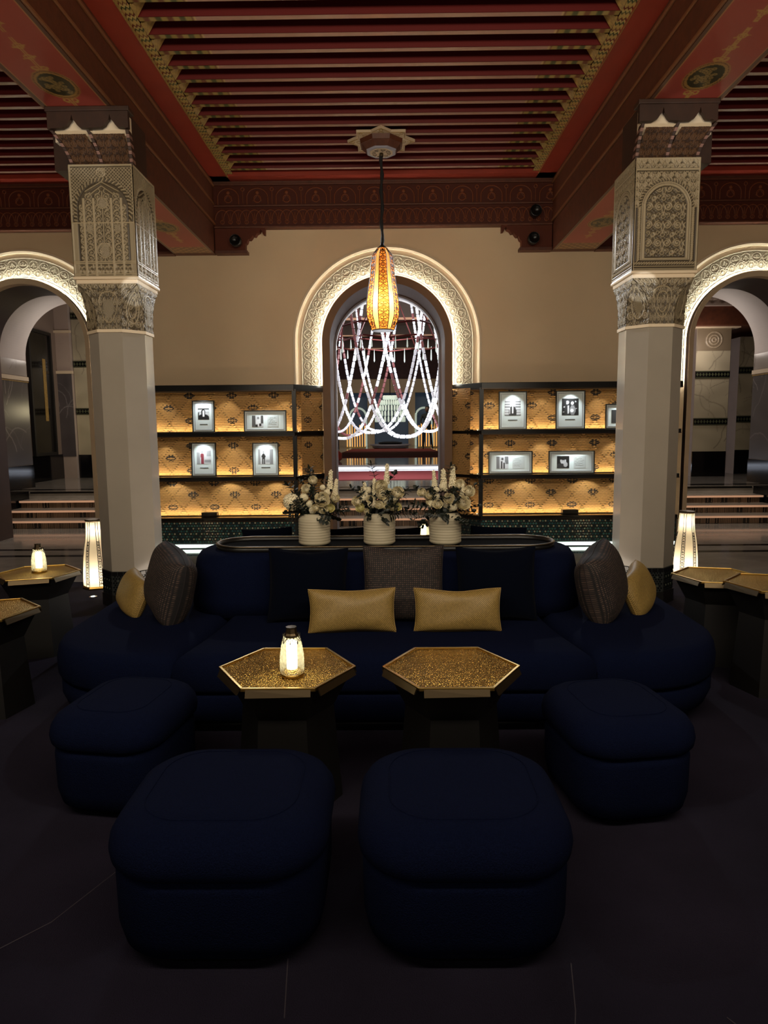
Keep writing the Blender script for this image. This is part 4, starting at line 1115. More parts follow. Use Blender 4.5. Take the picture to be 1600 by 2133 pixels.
def inset_poly(pts, d):
    n = len(pts); res = []
    for i in range(n):
        p0, p, p1 = Vector(pts[i - 1]), Vector(pts[i]), Vector(pts[(i + 1) % n])
        e0 = (p - p0); e1 = (p1 - p)
        if e0.length < 1e-6: e0 = e1
        if e1.length < 1e-6: e1 = e0
        e0.normalize(); e1.normalize()
        n0 = Vector((-e0.y, e0.x)); n1 = Vector((-e1.y, e1.x)); b = (n0 + n1)
        b = b / max(.35, b.length_squared / 2) if b.length > 1e-6 else n0
        q = p + b * d; res.append((q.x, q.y))
    return res
for a_, b_ in ((-3, -.93), (-.925, .915), (.92, 3)):
    poly = sub_poly(a_, b_)
    # bend the seams: wider towards the front
    def bend(p):
        x, y = p
        for e in (a_, b_):
            if abs(e) < 2 and abs(x - e) < 1e-6: x = e + .10 * (1 if e > 0 else -1) * max(0, min(1, (-y - .35) / .7)) ** 1.5
        return (x, y)
    dense = []
    for i in range(len(poly)):
        p, q = poly[i], poly[(i + 1) % len(poly)]; L_ = math.hypot(q[0] - p[0], q[1] - p[1]); n = max(1, int(L_ / .12))
        for k in range(n): dense.append((p[0] + (q[0] - p[0]) * k / n, p[1] + (q[1] - p[1]) * k / n))
    poly = [bend(p) for p in dense]
    stack('seat_cushion', lambda i, poly=poly: inset_poly(poly, i), [(.03, .222), (.006, .228), (-.004, .25), (-.006, .32), (.004, .37), (.022, .40), (.05, .416)], 'blue_fabric', sf, dome=.0)
bk = lambda i: rrect(1.185 - i, .31 - i, .29 - i * .9, 12, (0, -.02))
stack('backrest', bk, [(-.01, .40), (-.012, .5), (.0, .62), (.02, .72), (.045, .757), (.075, .770)], 'blue_fabric', sf)
tr = lambda i: rrect(1.045 - i, .205 - i, .2 - i, 14, (0, -.02))
def ringstack(name, fn, prof, m, parent):
    rings = [[(x, y, z) for x, y in fn(i)] for i, z in prof]; n = len(rings[0]); N_ = len(rings)
    vs = [v for r in rings for v in r]
    fs = [(i * n + k, i * n + (k + 1) % n, ((i + 1) % N_) * n + (k + 1) % n, ((i + 1) % N_) * n + k) for i in range(N_) for k in range(n)]
    return MB().add(vs, fs).build(name, m, parent, True)
ringstack('tray_wall', tr, [(0, .762), (0, .80), (.014, .80), (.014, .765)], 'black_wood', sf)
ringstack('tray_rim', tr, [(-.006, .796), (-.006, .803), (.002, .806), (.012, .804), (.012, .798)], 'tray_rim', sf)
MB().prism(tr(.012), .771, .780).build('tray_floor', 'tray_black', sf)

# ---- pillows -----------------------------------------------------------
def weave_cols(kind, U, V, wd, ht):
    ny, nx = U.shape; iy, ix = np.mgrid[0:ny, 0:nx]; rs = np.random.RandomState(4).rand(ny // 2 + 1, nx // 2 + 1)[iy // 2, ix // 2]
    c = np.zeros(U.shape + (3,))
    if kind == 'tweed':
        g = (ix % 4 < 2) & (iy % 4 < 2); c[:] = lin((15, 10, 12)); c[g] = lin((84, 66, 56)); c *= (.35 + .9 * rs)[..., None]; return c, g * .8
    g = ((ix + 2 * ((iy // 2) % 2)) % 4 < 2); c[:] = lin((104, 82, 40)); c[g] = lin((154, 128, 72)); c *= (.85 + .3 * rs)[..., None]; return c, g * .6
def pillow(wd, ht, th, m, label, loc, rot, kind=None, seed=0, fold=0, rnd=0, group='scatter cushions on the island sofa', parent=None):
    """upright pillow: width x, height z, thickness y; origin at bottom centre"""
    o = empty('cushion', loc, 0, label, 'cushion', group); o.rotation_euler = rot
    nu, nv = (int(wd / .0029), int(ht / .0029)) if kind else (48, 48)
    U, V = np.meshgrid(np.linspace(-1, 1, nu), np.linspace(-1, 1, nv))
    rs = random.Random(seed)
    ex = 1 - .055 * (1 - V ** 2); ez = 1 - .06 * (1 - U ** 2); rr_ = 1 - rnd * (U * V) ** 2; ex = ex * rr_; ez = (ez * V * rr_ + 1e-9) / (V + 1e-9)
    base = (np.clip(1 - np.abs(U) ** 3.2, 0, 1) * np.clip(1 - np.abs(V) ** 3.2, 0, 1)) ** .48
    ph = [rs.uniform(0, 6) for _ in range(4)]
    wr = .04 * np.sin(U * 7 + V * 3 + ph[0]) * np.abs(U) ** 2 + .035 * np.sin(V * 8 - U * 4 + ph[1]) * np.abs(V) ** 2 + .02 * np.sin(5 * (U - V) + ph[2])
    col = None; hh = 0
    if kind: col, hh = weave_cols(kind, (U + 1) / 2, (V + 1) / 2, wd, ht)
    sag = -fold * np.exp(-(U / .5) ** 2) * np.clip((V - .1) / .9, 0, 1) ** 2
    for sgn in (-1, 1):
        T = base * (1 + wr) * th / 2 + (.0012 * hh if kind else 0) * (base > .1)
        P = np.stack([U * ex * wd / 2, sgn * T + .012 * np.sin(U * 3 + ph[3]) * V ** 2, (V * ez + 1) * ht / 2 + sag * ht], -1)
        gridmesh('cover_front' if sgn < 0 else 'cover_back', P, m, o, col)
    edge = []
    n = 24
    for (ua, va), (ub, vb) in (((-1, -1), (1, -1)), ((1, -1), (1, 1)), ((1, 1), (-1, 1)), ((-1, 1), (-1, -1))):
        for k in range(n):
            t = k / n; u = ua + (ub - ua) * t; v = va + (vb - va) * t
            rq = 1 - rnd * (u * v) ** 2; e1 = (1 - .055 * (1 - v * v)) * rq; e2 = (1 - .06 * (1 - u * u)) * rq; sg = -fold * math.exp(-(u / .5) ** 2) * max(0, (v - .1) / .9) ** 2
            edge.append((u * e1 * wd / 2, .012 * math.sin(u * 3 + ph[3]) * v * v, (v * e2 + 1) * ht / 2 + sg * ht))
    MB().tube(edge + [edge[0]], .0028, 5, False).build('piping', m if not kind else ('gold_piping' if kind == 'gold' else 'tweed_piping'), o)
    if kind:
        pass
    return o
ZT = .412
TL = -.20
pillow(.45, .42, .15, 'velvet', 'dark velvet square cushion at the left, behind the left gold lumbar cushion', (-.47, 3.80, ZT), (TL, .02, .03), seed=1, fold=.03)
pillow(.45, .42, .15, 'velvet', 'dark velvet square cushion at the right, behind the right gold lumbar cushion', (.60, 3.80, ZT), (TL, -.01, -.03), seed=2, fold=.02)
pillow(.46, .43, .14, 'tweed', 'dark tweed square cushion in the middle of the sofa back', (.075, 3.80, ZT), (TL, 0, 0), 'tweed', seed=3, fold=.035)
pillow(.47, .235, .12, 'gold_fabric', 'gold lumbar cushion behind the table lantern, left of the pair', (-.205, 3.60, ZT), (-.22, -.01, .02), 'gold', seed=4, fold=.03)
pillow(.47, .235, .12, 'gold_fabric', 'gold lumbar cushion right of centre, right of the pair', (.36, 3.60, ZT), (-.22, .0, -.02), 'gold', seed=5, fold=.06)
pillow(.43, .43, .23, 'tweed', 'dark tweed cushion leaning on the left end of the sofa back', (-1.335, 3.92, ZT), (-.20, .24, -.98), 'tweed', seed=6, fold=.02, rnd=.1)
pillow(.43, .43, .23, 'tweed', 'dark tweed cushion leaning on the right end of the sofa back', (1.27, 3.90, ZT), (-.20, -.24, .98), 'tweed', seed=7, fold=.05, rnd=.1)
pillow(.40, .255, .12, 'gold_fabric', 'gold cushion at the far left wing, leaning behind the tweed cushion', (-1.60, 4.05, ZT), (-.42, .12, -.95), 'gold', seed=8, fold=.02, rnd=.12)
pillow(.42, .275, .12, 'gold_fabric', 'gold cushion at the far right wing, leaning behind the tweed cushion', (1.545, 4.05, ZT), (-.42, -.2, 1.0), 'gold', seed=9, fold=.03, rnd=.12)
for x, zt, wdd, lab in ((-.82, .405, .34, 'dark cushion on the rear seat, its top edge showing left of the left vase'), (-.27, .40, .30, 'dark cushion on the rear seat, its top edge showing between the left and middle vases'),
                        (.04, .405, .30, 'dark cushion on the rear seat, its top edge showing between the middle and right vases'), (.72, .41, .38, 'dark cushion on the rear seat, its top edge showing right of the right vase')):
    pillow(wdd, .42, .13, 'velvet', lab, (x, 4.72, ZT), (.12, .05 if x > 0 else -.05, 0), seed=int(x * 10) + 20, group='cushions on the rear seat')

# ---- hexagonal tables ----------------------------------------------------
def hexa(r, k=1.0): return [(r * math.cos(i * PI / 3), r * k * math.sin(i * PI / 3)) for i in range(6)]
TBL = None
def table(x, y, rz, label):
    global TBL
    if TBL is None:
        o = empty('side_table', (x, y, 0), rz, label, 'table', 'hexagonal brass topped tables'); H = .55
        r = .278
        p0 = [(a, b, H - .16) for a, b in hexa(.185)]; p1 = [(a, b, H - .015) for a, b in hexa(.262)]
        MB().add(p0 + p1, [tuple(range(6))[::-1], tuple(range(6, 12))] + [(i, (i + 1) % 6, 6 + (i + 1) % 6, 6 + i) for i in range(6)]).build('apron', 'black_wood', o)
        p0 = [(a, b, 0) for a, b in hexa(.215)]; p1 = [(a, b, H - .16) for a, b in hexa(.185)]
        MB().add(p0 + p1, [tuple(range(6))[::-1], tuple(range(6, 12))] + [(i, (i + 1) % 6, 6 + (i + 1) % 6, 6 + i) for i in range(6)]).build('pedestal', 'black_wood', o)
        MB().prism(hexa(r - .012), H - .014, H - .006).build('table_top', 'brass_hammered', o)
        h = hexa(r)
        for i in range(6):
            a, b = Vector((*h[i], 0)), Vector((*h[(i + 1) % 6], 0)); u = (b - a).normalized(); n = Vector((u.y, -u.x, 0))
            q = [a + u * .0 - n * .012, b - n * .012, b, a]
            lip = MB().add([(v.x, v.y, H - .014) for v in q] + [(v.x, v.y, H) for v in q], [(0, 1, 2, 3), (7, 6, 5, 4), (0, 4, 5, 1), (1, 5, 6, 2), (2, 6, 7, 3), (3, 7, 4, 0)]).build('raised_rim', 'brass', o); bevel(lip, .002)
            e0, e1 = a + u * .018, b - u * .018
            vs = [(e0.x, e0.y, H - .006), (e1.x, e1.y, H - .006), ((e1 + n * .012).x, (e1 + n * .012).y, H - .030), ((e0 + n * .012).x, (e0 + n * .012).y, H - .034)]
            vs2 = [(x_ - n.x * .006, y_ - n.y * .006, z_) for x_, y_, z_ in vs]
            MB().add(vs + vs2, [(0, 1, 2, 3), (7, 6, 5, 4), (0, 4, 5, 1), (1, 5, 6, 2), (2, 6, 7, 3), (3, 7, 4, 0)]).build('edge_plate', 'brass_edge', o)
        TBL = o
    else:
        o = copy_tree(TBL); o.location = (x, y, 0); o.rotation_euler = (0, 0, rz); o['label'] = label
    return o
table(-.418, 2.69, 0, 'hexagonal brass topped table carrying a lantern, in front of the sofa')
table(.242, 2.685, 0, 'hexagonal brass topped table with nothing on it, in front of the sofa')
table(-2.40, 4.60, .26, 'hexagonal brass table with a lantern, left of the sofa before the left column')
table(-2.18, 3.60, .30, 'hexagonal brass table cut off by the left edge of the picture')
table(2.095, 4.36, -.24, 'hexagonal brass table before the right floor lantern, partly behind another')
tb_ = table(2.18, 3.84, -.24, 'taller hexagonal brass table cut off by the right edge of the picture'); tb_.scale = (1, 1, 1.12)
table(.30, 5.75, .2, 'hexagonal brass table behind the sofa, carrying the lantern seen beside the right vase')

# ---- table lanterns -------------------------------------------------------
LAN = None
def lantern(x, y, z, rz, label):
    global LAN
    if LAN is None:
        o = empty('table_lantern', (x, y, z), rz, label, 'lantern', 'crackled glass table lanterns')
        MB().lathe([(.046, 0), (.047, .002), (.047, .011), (.045, .014)], 32).build('base', 'brass', o, True)
        MB().lathe([(.040, .014), (.041, .017), (.026, .026), (.020, .03)], 28).build('inner_plate', 'brass_hammered', o, True)
        MB().lathe([(.020, .03), (.0205, .04), (.0205, .135), (.018, .14)], 20).build('candle_tube', 'candle', o, True)
        g = [(.0455, .014), (.0475, .03), (.0475, .06), (.0455, .09), (.041, .12), (.035, .145), (.030, .158)]
        n = 32; vs = [(r * math.cos(2 * PI * k / n), r * math.sin(2 * PI * k / n), zz) for r, zz in g for k in range(n)]
        fs = [(i * n + k, i * n + (k + 1) % n, (i + 1) * n + (k + 1) % n, (i + 1) * n + k) for i in range(len(g) - 1) for k in range(n)]
        MB().add(vs, fs).build('glass_bell', 'glass_crackle', o, True)
        mb = MB(); q = 8
        for k in range(q):
            a = 2 * PI * k / q
            P = lambda da, zz, rr_: (rr_ * math.cos(a + da), rr_ * math.sin(a + da), zz)
            d = 2 * PI / q
            for (a0, z0_, r0), (a1, z1_, r1) in (((0, .135, .0392), (d / 2, .160, .0318)), ((d / 2, .160, .0318), (d, .135, .0392)), ((0, .157, .033), (d / 2, .143, .0368)), ((d / 2, .143, .0368), (d, .157, .033)), ((0, .135, .0392), (0, .152, .0345)), ((d / 2, .168, .034), (d / 2, .150, .0345)), ((0, .157, .033), (0, .168, .034))):
                mb.tube([P(a0, z0_, r0), P(a1, z1_, r1)], .0011, 4)
        mb.build('fretwork_collar', 'black_lattice', o)
        MB().lathe([(.029, .157), (.027, .165), (.022, .172), (.0205, .19), (.0215, .196), (.0, .197)], 8).build('cap', 'brass_edge', o)
        mb = MB(); mb.tube([(.034 * math.cos(t), 0, .158 + .018 * math.sin(t)) for t in [PI * k / 12 for k in range(13)]], .0016, 5); mb.build('handle', 'black_lattice', o)
        LAN = o
    else:
        o = copy_tree(LAN); o.location = (x, y, z); o.rotation_euler = (0, 0, rz); o['label'] = label
    lamp('POINT', 'lantern_bulb', (x, y, z + .16), .55, (1, .84, .52), size=.02)
    return o
lantern(-.385, 2.60, .544, 0, 'lit crackled glass lantern on the brass table in front of the sofa')
lantern(-2.395, 4.62, .544, 0, 'lit crackled glass lantern on the table left of the left column')
lantern(.285, 5.75, .544, 0, 'lit crackled glass lantern behind the sofa, beside the right vase')

# ---- floor lanterns --------------------------------------------------------
def floor_lantern(x, y, rz, label):
    o = empty('floor_lantern', (x, y, 0), rz, label, 'lamp', 'tall floor lanterns by the columns')
    prof = [(0, .120), (.03, .122), (.15, .118), (.28, .108), (.36, .098), (.44, .082), (.52, .074), (.63, .070)]
    def rad(z):
        for (a, ra), (b, rb) in zip(prof[:-1], prof[1:]):
            if a <= z <= b + 1e-9: return ra + (rb - ra) * (z - a) / (b - a)
        return prof[-1][1]
    MB().lathe([(.128, 0), (.13, .012), (.122, .028)], 6).build('base', 'brass', o)
    nf = 6
    for k in range(nf):
        for w0, w1, plain in ((.0, .72, True), (.72, 1.0, False)):
            A0 = 2 * PI * (k + w0) / nf; A1 = 2 * PI * (k + w1) / nf
            def P(u, z, out=0):
                r = rad(z) + out; return Vector((r * math.cos(A0), r * math.sin(A0), z + .02)).lerp(Vector((r * math.cos(A1), r * math.sin(A1), z + .02)), u)
            n = 20; vs = [P(u, .01 + .61 * i / n) for i in range(n + 1) for u in (0, 1)]
            MB().add(vs, [(i * 2, i * 2 + 1, i * 2 + 3, i * 2 + 2) for i in range(n)]).build('shade_panel', 'floor_shade', o)
            mb = MB(); mb.tube([P(0, .01 + .61 * i / n, .001) for i in range(n + 1)], .0025, 4, False); mb.tube([P(1, .01 + .61 * i / n, .001) for i in range(n + 1)], .0025, 4, False)
            if not plain:
                for q in range(8):
                    z0 = .03 + q * .052; hh_ = .046
                    c = [P(.5 + .42 * math.cos(t), z0 + hh_ / 2 + .34 * hh_ * math.sin(t), .002) for t in [2 * PI * j / 10 for j in range(11)]]
                    mb.tube(c, .0022, 4, False)
                    for pa, pb in (((0, z0), (.5, z0 + .012)), ((1, z0), (.5, z0 + .012)), ((.5, z0 - .004), (.5, z0 + .012)), ((.5, z0 + hh_ * .3), (.5, z0 + hh_ * .7)), ((.0, z0 + hh_), (.5, z0 + hh_ - .006)), ((1, z0 + hh_), (.5, z0 + hh_ - .006))):
                        mb.tube([P(pa[0], pa[1], .002), P(pb[0], pb[1], .002)], .0028, 4)
            mb.build('fretwork', 'black_lattice', o)
    MB().lathe([(.074, .645), (.080, .650), (.080, .664), (.05, .668), (.0, .668)], 6).build('top_cap', 'tray_rim', o)
    lamp('POINT', 'floor_lantern_bulb', (x, y, .13), 1.8, (1, .84, .60), size=.03)
    lamp('POINT', 'floor_lantern_bulb', (x, y, .56), .8, (1, .84, .60), size=.02)
floor_lantern(-2.82, 6.50, .35, 'tall lit floor lantern standing left of the left column')
floor_lantern(2.93, 6.78, .05, 'tall lit floor lantern standing right of the right column')
o = empty('floor_uplight', (-2.70, 6.12, 0), label='tiny recessed light glowing in the floor beside the left floor lantern', cat='light')
MB().lathe([(.035, 0), (.035, .004), (.024, .005)], 20).build('housing', 'shelf_edge', o); MB().lathe([(.02, .005), (.018, .007), (.0, .0075)], 16).build('lens', 'led_base', o)

# ---- vases and flowers -----------------------------------------------------
def petal_rose(name, m, layers=6, seed=0, open_=1.0):
    """ranunculus: a globe of overlapping cupped petals, radius 1, faces +z"""
    rs = random.Random(seed); mb = MB()
    for L in range(layers):
        t = L / (layers - 1); R_ = .30 + .70 * t; n = 4 + L; top = PI * (.10 + .30 * t * open_)
        for k in range(n):
            a0 = 2 * PI * k / n + L * .9 + rs.uniform(-.1, .1); wd = 2 * PI / n * .78; nu, nv = 4, 4; vs = []; tp = top * rs.uniform(.85, 1.15)
            for i in range(nv + 1):
                v = i / nv; th = PI * .92 + (tp - PI * .92) * v; flare = 1 + .10 * v ** 3 * (1 + t)
                for j in range(nu + 1):
                    u = j / nu * 2 - 1; a = a0 + u * wd * (.5 + .5 * math.sin(PI * min(1, v * .8 + .2))); q = R_ * flare * (1 + .03 * (k % 2)) ; t2 = th + .16 * u * u * v
                    vs.append((q * math.sin(t2) * math.cos(a), q * math.sin(t2) * math.sin(a), q * math.cos(t2) * .85))
            mb.add(vs, [(i * (nu + 1) + j, i * (nu + 1) + j + 1, (i + 1) * (nu + 1) + j + 1, (i + 1) * (nu + 1) + j) for i in range(nv) for j in range(nu)])
    me = mb.mesh(name); me.materials.append(MATS[m]); me.polygons.foreach_set('use_smooth', np.ones(len(me.polygons), bool)); return me
def floret_cluster(name, m, pts, size, seed):
    rs = random.Random(seed); mb = MB()
    for p, nrm in pts:
        n_ = (Vector(nrm) + Vector((rs.uniform(-.3, .3), rs.uniform(-.3, .3), rs.uniform(-.3, .3)))).normalized(); p = Vector(p) * rs.uniform(.92, 1.06); q = n_.to_track_quat('Z', 'Y').to_matrix().to_4x4(); s = size * rs.uniform(.8, 1.2); rot = Matrix.Rotation(rs.uniform(0, 2), 4, 'Z')
        M = Matrix.Translation(p) @ q @ rot
        for k in range(4):
            a = k * PI / 2; vs = [M @ Vector(v) for v in ((0, 0, -.3 * s), (s * .75 * math.cos(a - .5), s * .75 * math.sin(a - .5), .1 * s), (s * 1.05 * math.cos(a), s * 1.05 * math.sin(a), .0), (s * .75 * math.cos(a + .5), s * .75 * math.sin(a + .5), .1 * s), (s * .4 * math.cos(a), s * .4 * math.sin(a), .25 * s))]
            mb.add(vs, [(0, 1, 4), (1, 2, 4), (2, 3, 4), (3, 0, 4)])
    me = mb.mesh(name); me.materials.append(MATS[m]); return me
def leafshape(mb, base, d, up, L_, wd):
    d = Vector(d).normalized(); up = Vector(up); s = d.cross(up).normalized(); b = Vector(base); n_ = s.cross(d)
    prof = [(0, .05), (.25, .75), (.5, 1), (.75, .7), (1, .02)]
    vs = []
    for t, w_ in prof:
        c = b + d * L_ * t - Vector((0, 0, 1)) * L_ * .25 * t * t
        vs += [c - s * wd / 2 * w_ + n_ * .12 * wd, c - n_ * .0, c + s * wd / 2 * w_ + n_ * .12 * wd]
    mb.add(vs, [(i * 3 + k, i * 3 + k + 1, (i + 1) * 3 + k + 1, (i + 1) * 3 + k) for i in range(4) for k in range(2)])
def sprig(name, n, L_, ll, lw, seed, m='leaf', curve=.3):
    rs = random.Random(seed); mb = MB(); pts = [Vector((curve * L_ * (t / n) ** 2, 0, L_ * t / n)) for t in range(n + 1)]
    mb.tube(pts, .0016, 4)
    for i in range(2, n + 1):
        for s in (-1, 1):
            a = rs.uniform(-.6, .6); leafshape(mb, pts[i], (rs.uniform(-.2, .4), s * math.cos(a), .55 + math.sin(a) * .3), (0, 0, 1), ll * rs.uniform(.7, 1.15), lw * rs.uniform(.8, 1.1))
    leafshape(mb, pts[-1], (.3, 0, 1), (0, 1, 0), ll, lw)
    me = mb.mesh(name); me.materials.append(MATS[m]); return me
RAN = [petal_rose('ranunculus', 'petal', seed=1), petal_rose('ranunculus', 'petal_yellow', seed=2)]
ROS = petal_rose('rose', 'petal', 5, 5, .8)
gp = [(Vector((.9 * math.sin(t) * math.cos(p), .9 * math.sin(t) * math.sin(p), .9 * math.cos(t))), (math.sin(t) * math.cos(p), math.sin(t) * math.sin(p), math.cos(t))) for q in range(110) for t, p in [(math.acos(1 - 1.6 * (q + .5) / 110), q * 2.399)]]
HYD = floret_cluster('hydrangea', 'petal', gp, .26, 3)
spk = [(Vector((.34 * (1 - .75 * q / 70) * math.cos(q * 2.4), .26 * (1 - .75 * q / 70) * math.sin(q * 2.4), q / 70 * 1.9)), (math.cos(q * 2.4), math.sin(q * 2.4), .5)) for q in range(70)]
STK = floret_cluster('stock', 'petal', spk, .20, 4)
SPR = [sprig('sprig', 9, .19, .042, .019, 1), sprig('sprig', 7, .15, .05, .026, 2, curve=.6), sprig('sprig', 10, .16, .036, .015, 3, curve=-.3)]
BIG = MB(); leafshape(BIG, (0, 0, 0), (1, 0, -.35), (0, 0, 1), .085, .03); BIGM = BIG.mesh('leaf'); BIGM.materials.append(MATS['leaf'])
def part(name, me, parent, loc, direc, scale=1, spin=0):
    o = bpy.data.objects.new(name, me); COL.objects.link(o); o.parent = parent; o.location = loc
    q = Vector(direc).normalized().to_track_quat('Z', 'Y'); o.rotation_euler = (q.to_matrix() @ Matrix.Rotation(spin, 3, 'Z')).to_euler(); o.scale = (scale,) * 3; return o
VASE = None
def bouquet(x, y, seed, vlabel, flabel, spec):
    global VASE
    zb = .781
    v = empty('vase', (x, y, zb), 0, vlabel, 'vase', 'ribbed white vases on the tray')
    if VASE is None:
        pr = [(.078, 0), (.088, .006)]
        for k in range(11): z = .014 + k * .0165; pr += [(.0975, z), (.0992, z + .005), (.0990, z + .012), (.0975, z + .0150)]
        pr = [(r if z < .165 else r - (z - .165) * .55, z) for r, z in pr]; pr += [(.078, .2), (.074, .198), (.07, .17), (.0, .168)]
        VASE = MB().lathe(pr, 48).mesh('vase_body'); VASE.materials.append(MATS['vase']); VASE.polygons.foreach_set('use_smooth', np.ones(len(VASE.polygons), bool))
    b = bpy.data.objects.new('vase_body', VASE); COL.objects.link(b); b.parent = v
    f = empty('bouquet', (x, y, zb + .17), 0, flabel, 'flowers', 'white bouquets in the vases'); rs = random.Random(seed)
    for kind, dx, dy, dz, s in spec:     # positions in the plane facing the camera
        if kind != 'g': dx *= 1.35; dz = dz * 1.12 + .01; s *= .98; dy -= .01
        d = (dx * .9, dy - .45, dz * .6 + .15)
        if kind == 'r': part('ranunculus', RAN[rs.random() < .45], f, (dx, dy, dz), d, s, rs.uniform(0, 6))
        elif kind == 'o': part('rose', ROS, f, (dx, dy, dz), d, s, rs.uniform(0, 6))
        elif kind == 'h': part('hydrangea', HYD, f, (dx, dy, dz), d, s, rs.uniform(0, 6))
        elif kind == 's': part('stock', STK, f, (dx, dy, dz), (dx * .8, dy * .5, 1), s, rs.uniform(0, 6))
        elif kind == 'g': part('leaf_sprig', SPR[rs.randrange(3)], f, (dx * .25, dy * .3, dz * .3), (dx, dy, dz), s, rs.uniform(0, 6))
    for k in range(11):
        a = -PI + PI * (k + .5) / 11; q = rs.uniform(.06, .15); part('filler_blossom', HYD, f, (q * math.cos(a), q * math.sin(a) * .7, rs.uniform(.05, .20)), (math.cos(a), math.sin(a), .4), rs.uniform(.018, .028), k)
    for k in range(17):
        a = -PI + PI * (k + .5) / 17 * 1.0 + rs.uniform(-.12, .12) ; rr_ = .05
        part('leaf', BIGM, f, (rr_ * math.cos(a), rr_ * math.sin(a), .03 + rs.uniform(0, .02)), (0, 0, 1), rs.uniform(.8, 1.3), a)
    for k in range(40):
        a = rs.uniform(-PI, PI); e = rs.uniform(.0, 1.5); part('leaf_sprig', SPR[rs.randrange(3)], f, (0, 0, .0), (math.cos(a), math.sin(a) * .7, e), rs.uniform(.75, 1.1), rs.uniform(0, 6))
    MB().lathe([(.03, -.02), (.07, .02), (.06, .07), (.02, .10)], 10).build('stem_cluster', 'leaf', f)
    return f
bouquet(-.47, 4.26, 11, 'ribbed white vase at the left end of the tray', 'white bouquet in the left vase, with a hydrangea and tall dark foliage',
        [('h', -.095, -.05, .085, .055), ('r', .045, -.085, .10, .042), ('o', .015, -.095, .055, .022), ('r', .05, -.08, .045, .026), ('r', .08, -.06, .05, .024), ('o', .1, -.03, .10, .028), ('r', -.028, -.05, .155, .028), ('o', .0, -.02, .2, .026), ('s', .075, 0, .15, .06), ('s', .10, -.02, .12, .05),
         ('g', -.06, 0, .34, 1.25), ('g', -.03, -.02, .36, 1.15), ('g', -.12, 0, .25, 1.1), ('g', .03, 0, .3, 1.1), ('g', .25, 0, .08, 1.0), ('g', -.2, 0, .10, .9), ('g', .12, 0, .2, .9), ('g', -.02, -.03, .2, .9)])
bouquet(-.065, 4.26, 23, 'ribbed white vase in the middle of the tray', 'white bouquet in the middle vase, with roses and tall stock spikes',
        [('o', .02, -.09, .13, .04), ('o', .01, -.06, .165, .038), ('r', .0, -.1, .07, .024), ('r', .03, -.1, .06, .022), ('r', .06, -.08, .055, .022), ('r', .085, -.07, .055, .022), ('o', .085, -.05, .13, .036), ('o', -.1, -.05, .085, .03), ('r', -.085, -.06, .05, .026), ('h', -.03, -.08, .075, .03), ('s', -.02, -.03, .12, .05), ('s', .035, 0, .18, .06), ('s', -.06, -.05, .11, .045), ('o', .06, -.06, .1, .03), ('o', -.055, -.07, .03, .018), ('r', -.04, -.09, .1, .022),
         ('g', -.14, 0, .2, 1.1), ('g', -.02, 0, .36, 1.15), ('g', .18, 0, .22, 1.0), ('g', .22, 0, .05, 1.0), ('g', .24, 0, .1, .9), ('g', .0, 0, .3, 1.1), ('g', -.17, 0, .12, .9)])
bouquet(.345, 4.26, 37, 'ribbed white vase at the right end of the tray', 'white bouquet in the right vase, with large pale yellow ranunculus',
        [('r', .075, -.08, .075, .04), ('r', .01, -.09, .10, .032), ('r', -.04, -.09, .07, .028), ('r', .105, -.04, .135, .032), ('o', .065, -.02, .17, .03), ('o', -.07, -.05, .08, .028), ('h', .03, -.09, .055, .026), ('s', -.01, -.02, .14, .066), ('s', .03, -.01, .16, .066), ('s', -.05, 0, .16, .05), ('s', .07, -.05, .10, .045), ('o', -.11, -.04, .13, .026), ('r', -.075, -.06, .12, .024),
         ('g', -.01, 0, .34, 1.1), ('g', .2, 0, .2, 1.15), ('g', -.2, 0, .1, 1.05), ('g', -.12, 0, .25, 1.0), ('g', -.22, 0, .02, .9), ('g', .1, 0, .1, .9), ('g', .16, 0, .25, .9)])

# ================================================================== HALL BEYOND
# bead chandelier
CX, CY = .02, 14.4
ch = empty('bead_chandelier', (CX, CY, 0), label='huge chandelier of swagged glowing glass bead loops, seen through the central arch', cat='chandelier')
nb = 0; BM = {}
def bead_mesh(m, L_, r):
    me = MB().lathe([(r * .75, -L_ / 2), (r, -L_ / 2 + .008), (r, L_ / 2 - .008), (r * .75, L_ / 2)], 8).mesh('bead'); me.materials.append(MATS[m]); me.polygons.foreach_set('use_smooth', np.ones(len(me.polygons), bool)); return me
for m in ('bead', 'bead_soft', 'bead_pink'): BM[m] = bead_mesh(m, .108, .027)
BR = 1.42
rs = random.Random(12)
strands = []
NS = 7
for k in range(NS):
    for layer in (0, 1):
        a0 = 2 * PI * (k + .35 * layer) / NS + .2 + layer * .1; half = .84 + .05 * layer; zb = 1.33 + .09 * layer + rs.uniform(-.03, .03); zt = 4.7
        R_ = BR - .12 * layer
        pts = []
        for i in range(121):
            s = i / 60 - 1; a = a0 + half * s; z = zb + (zt - zb) * abs(s) ** 2.7; q = R_
            pts.append(Vector((q * math.sin(a), -q * math.cos(a), z)))
        strands.append((min(p.y for p in pts), pts))
strands.sort(key=lambda t: t[0])
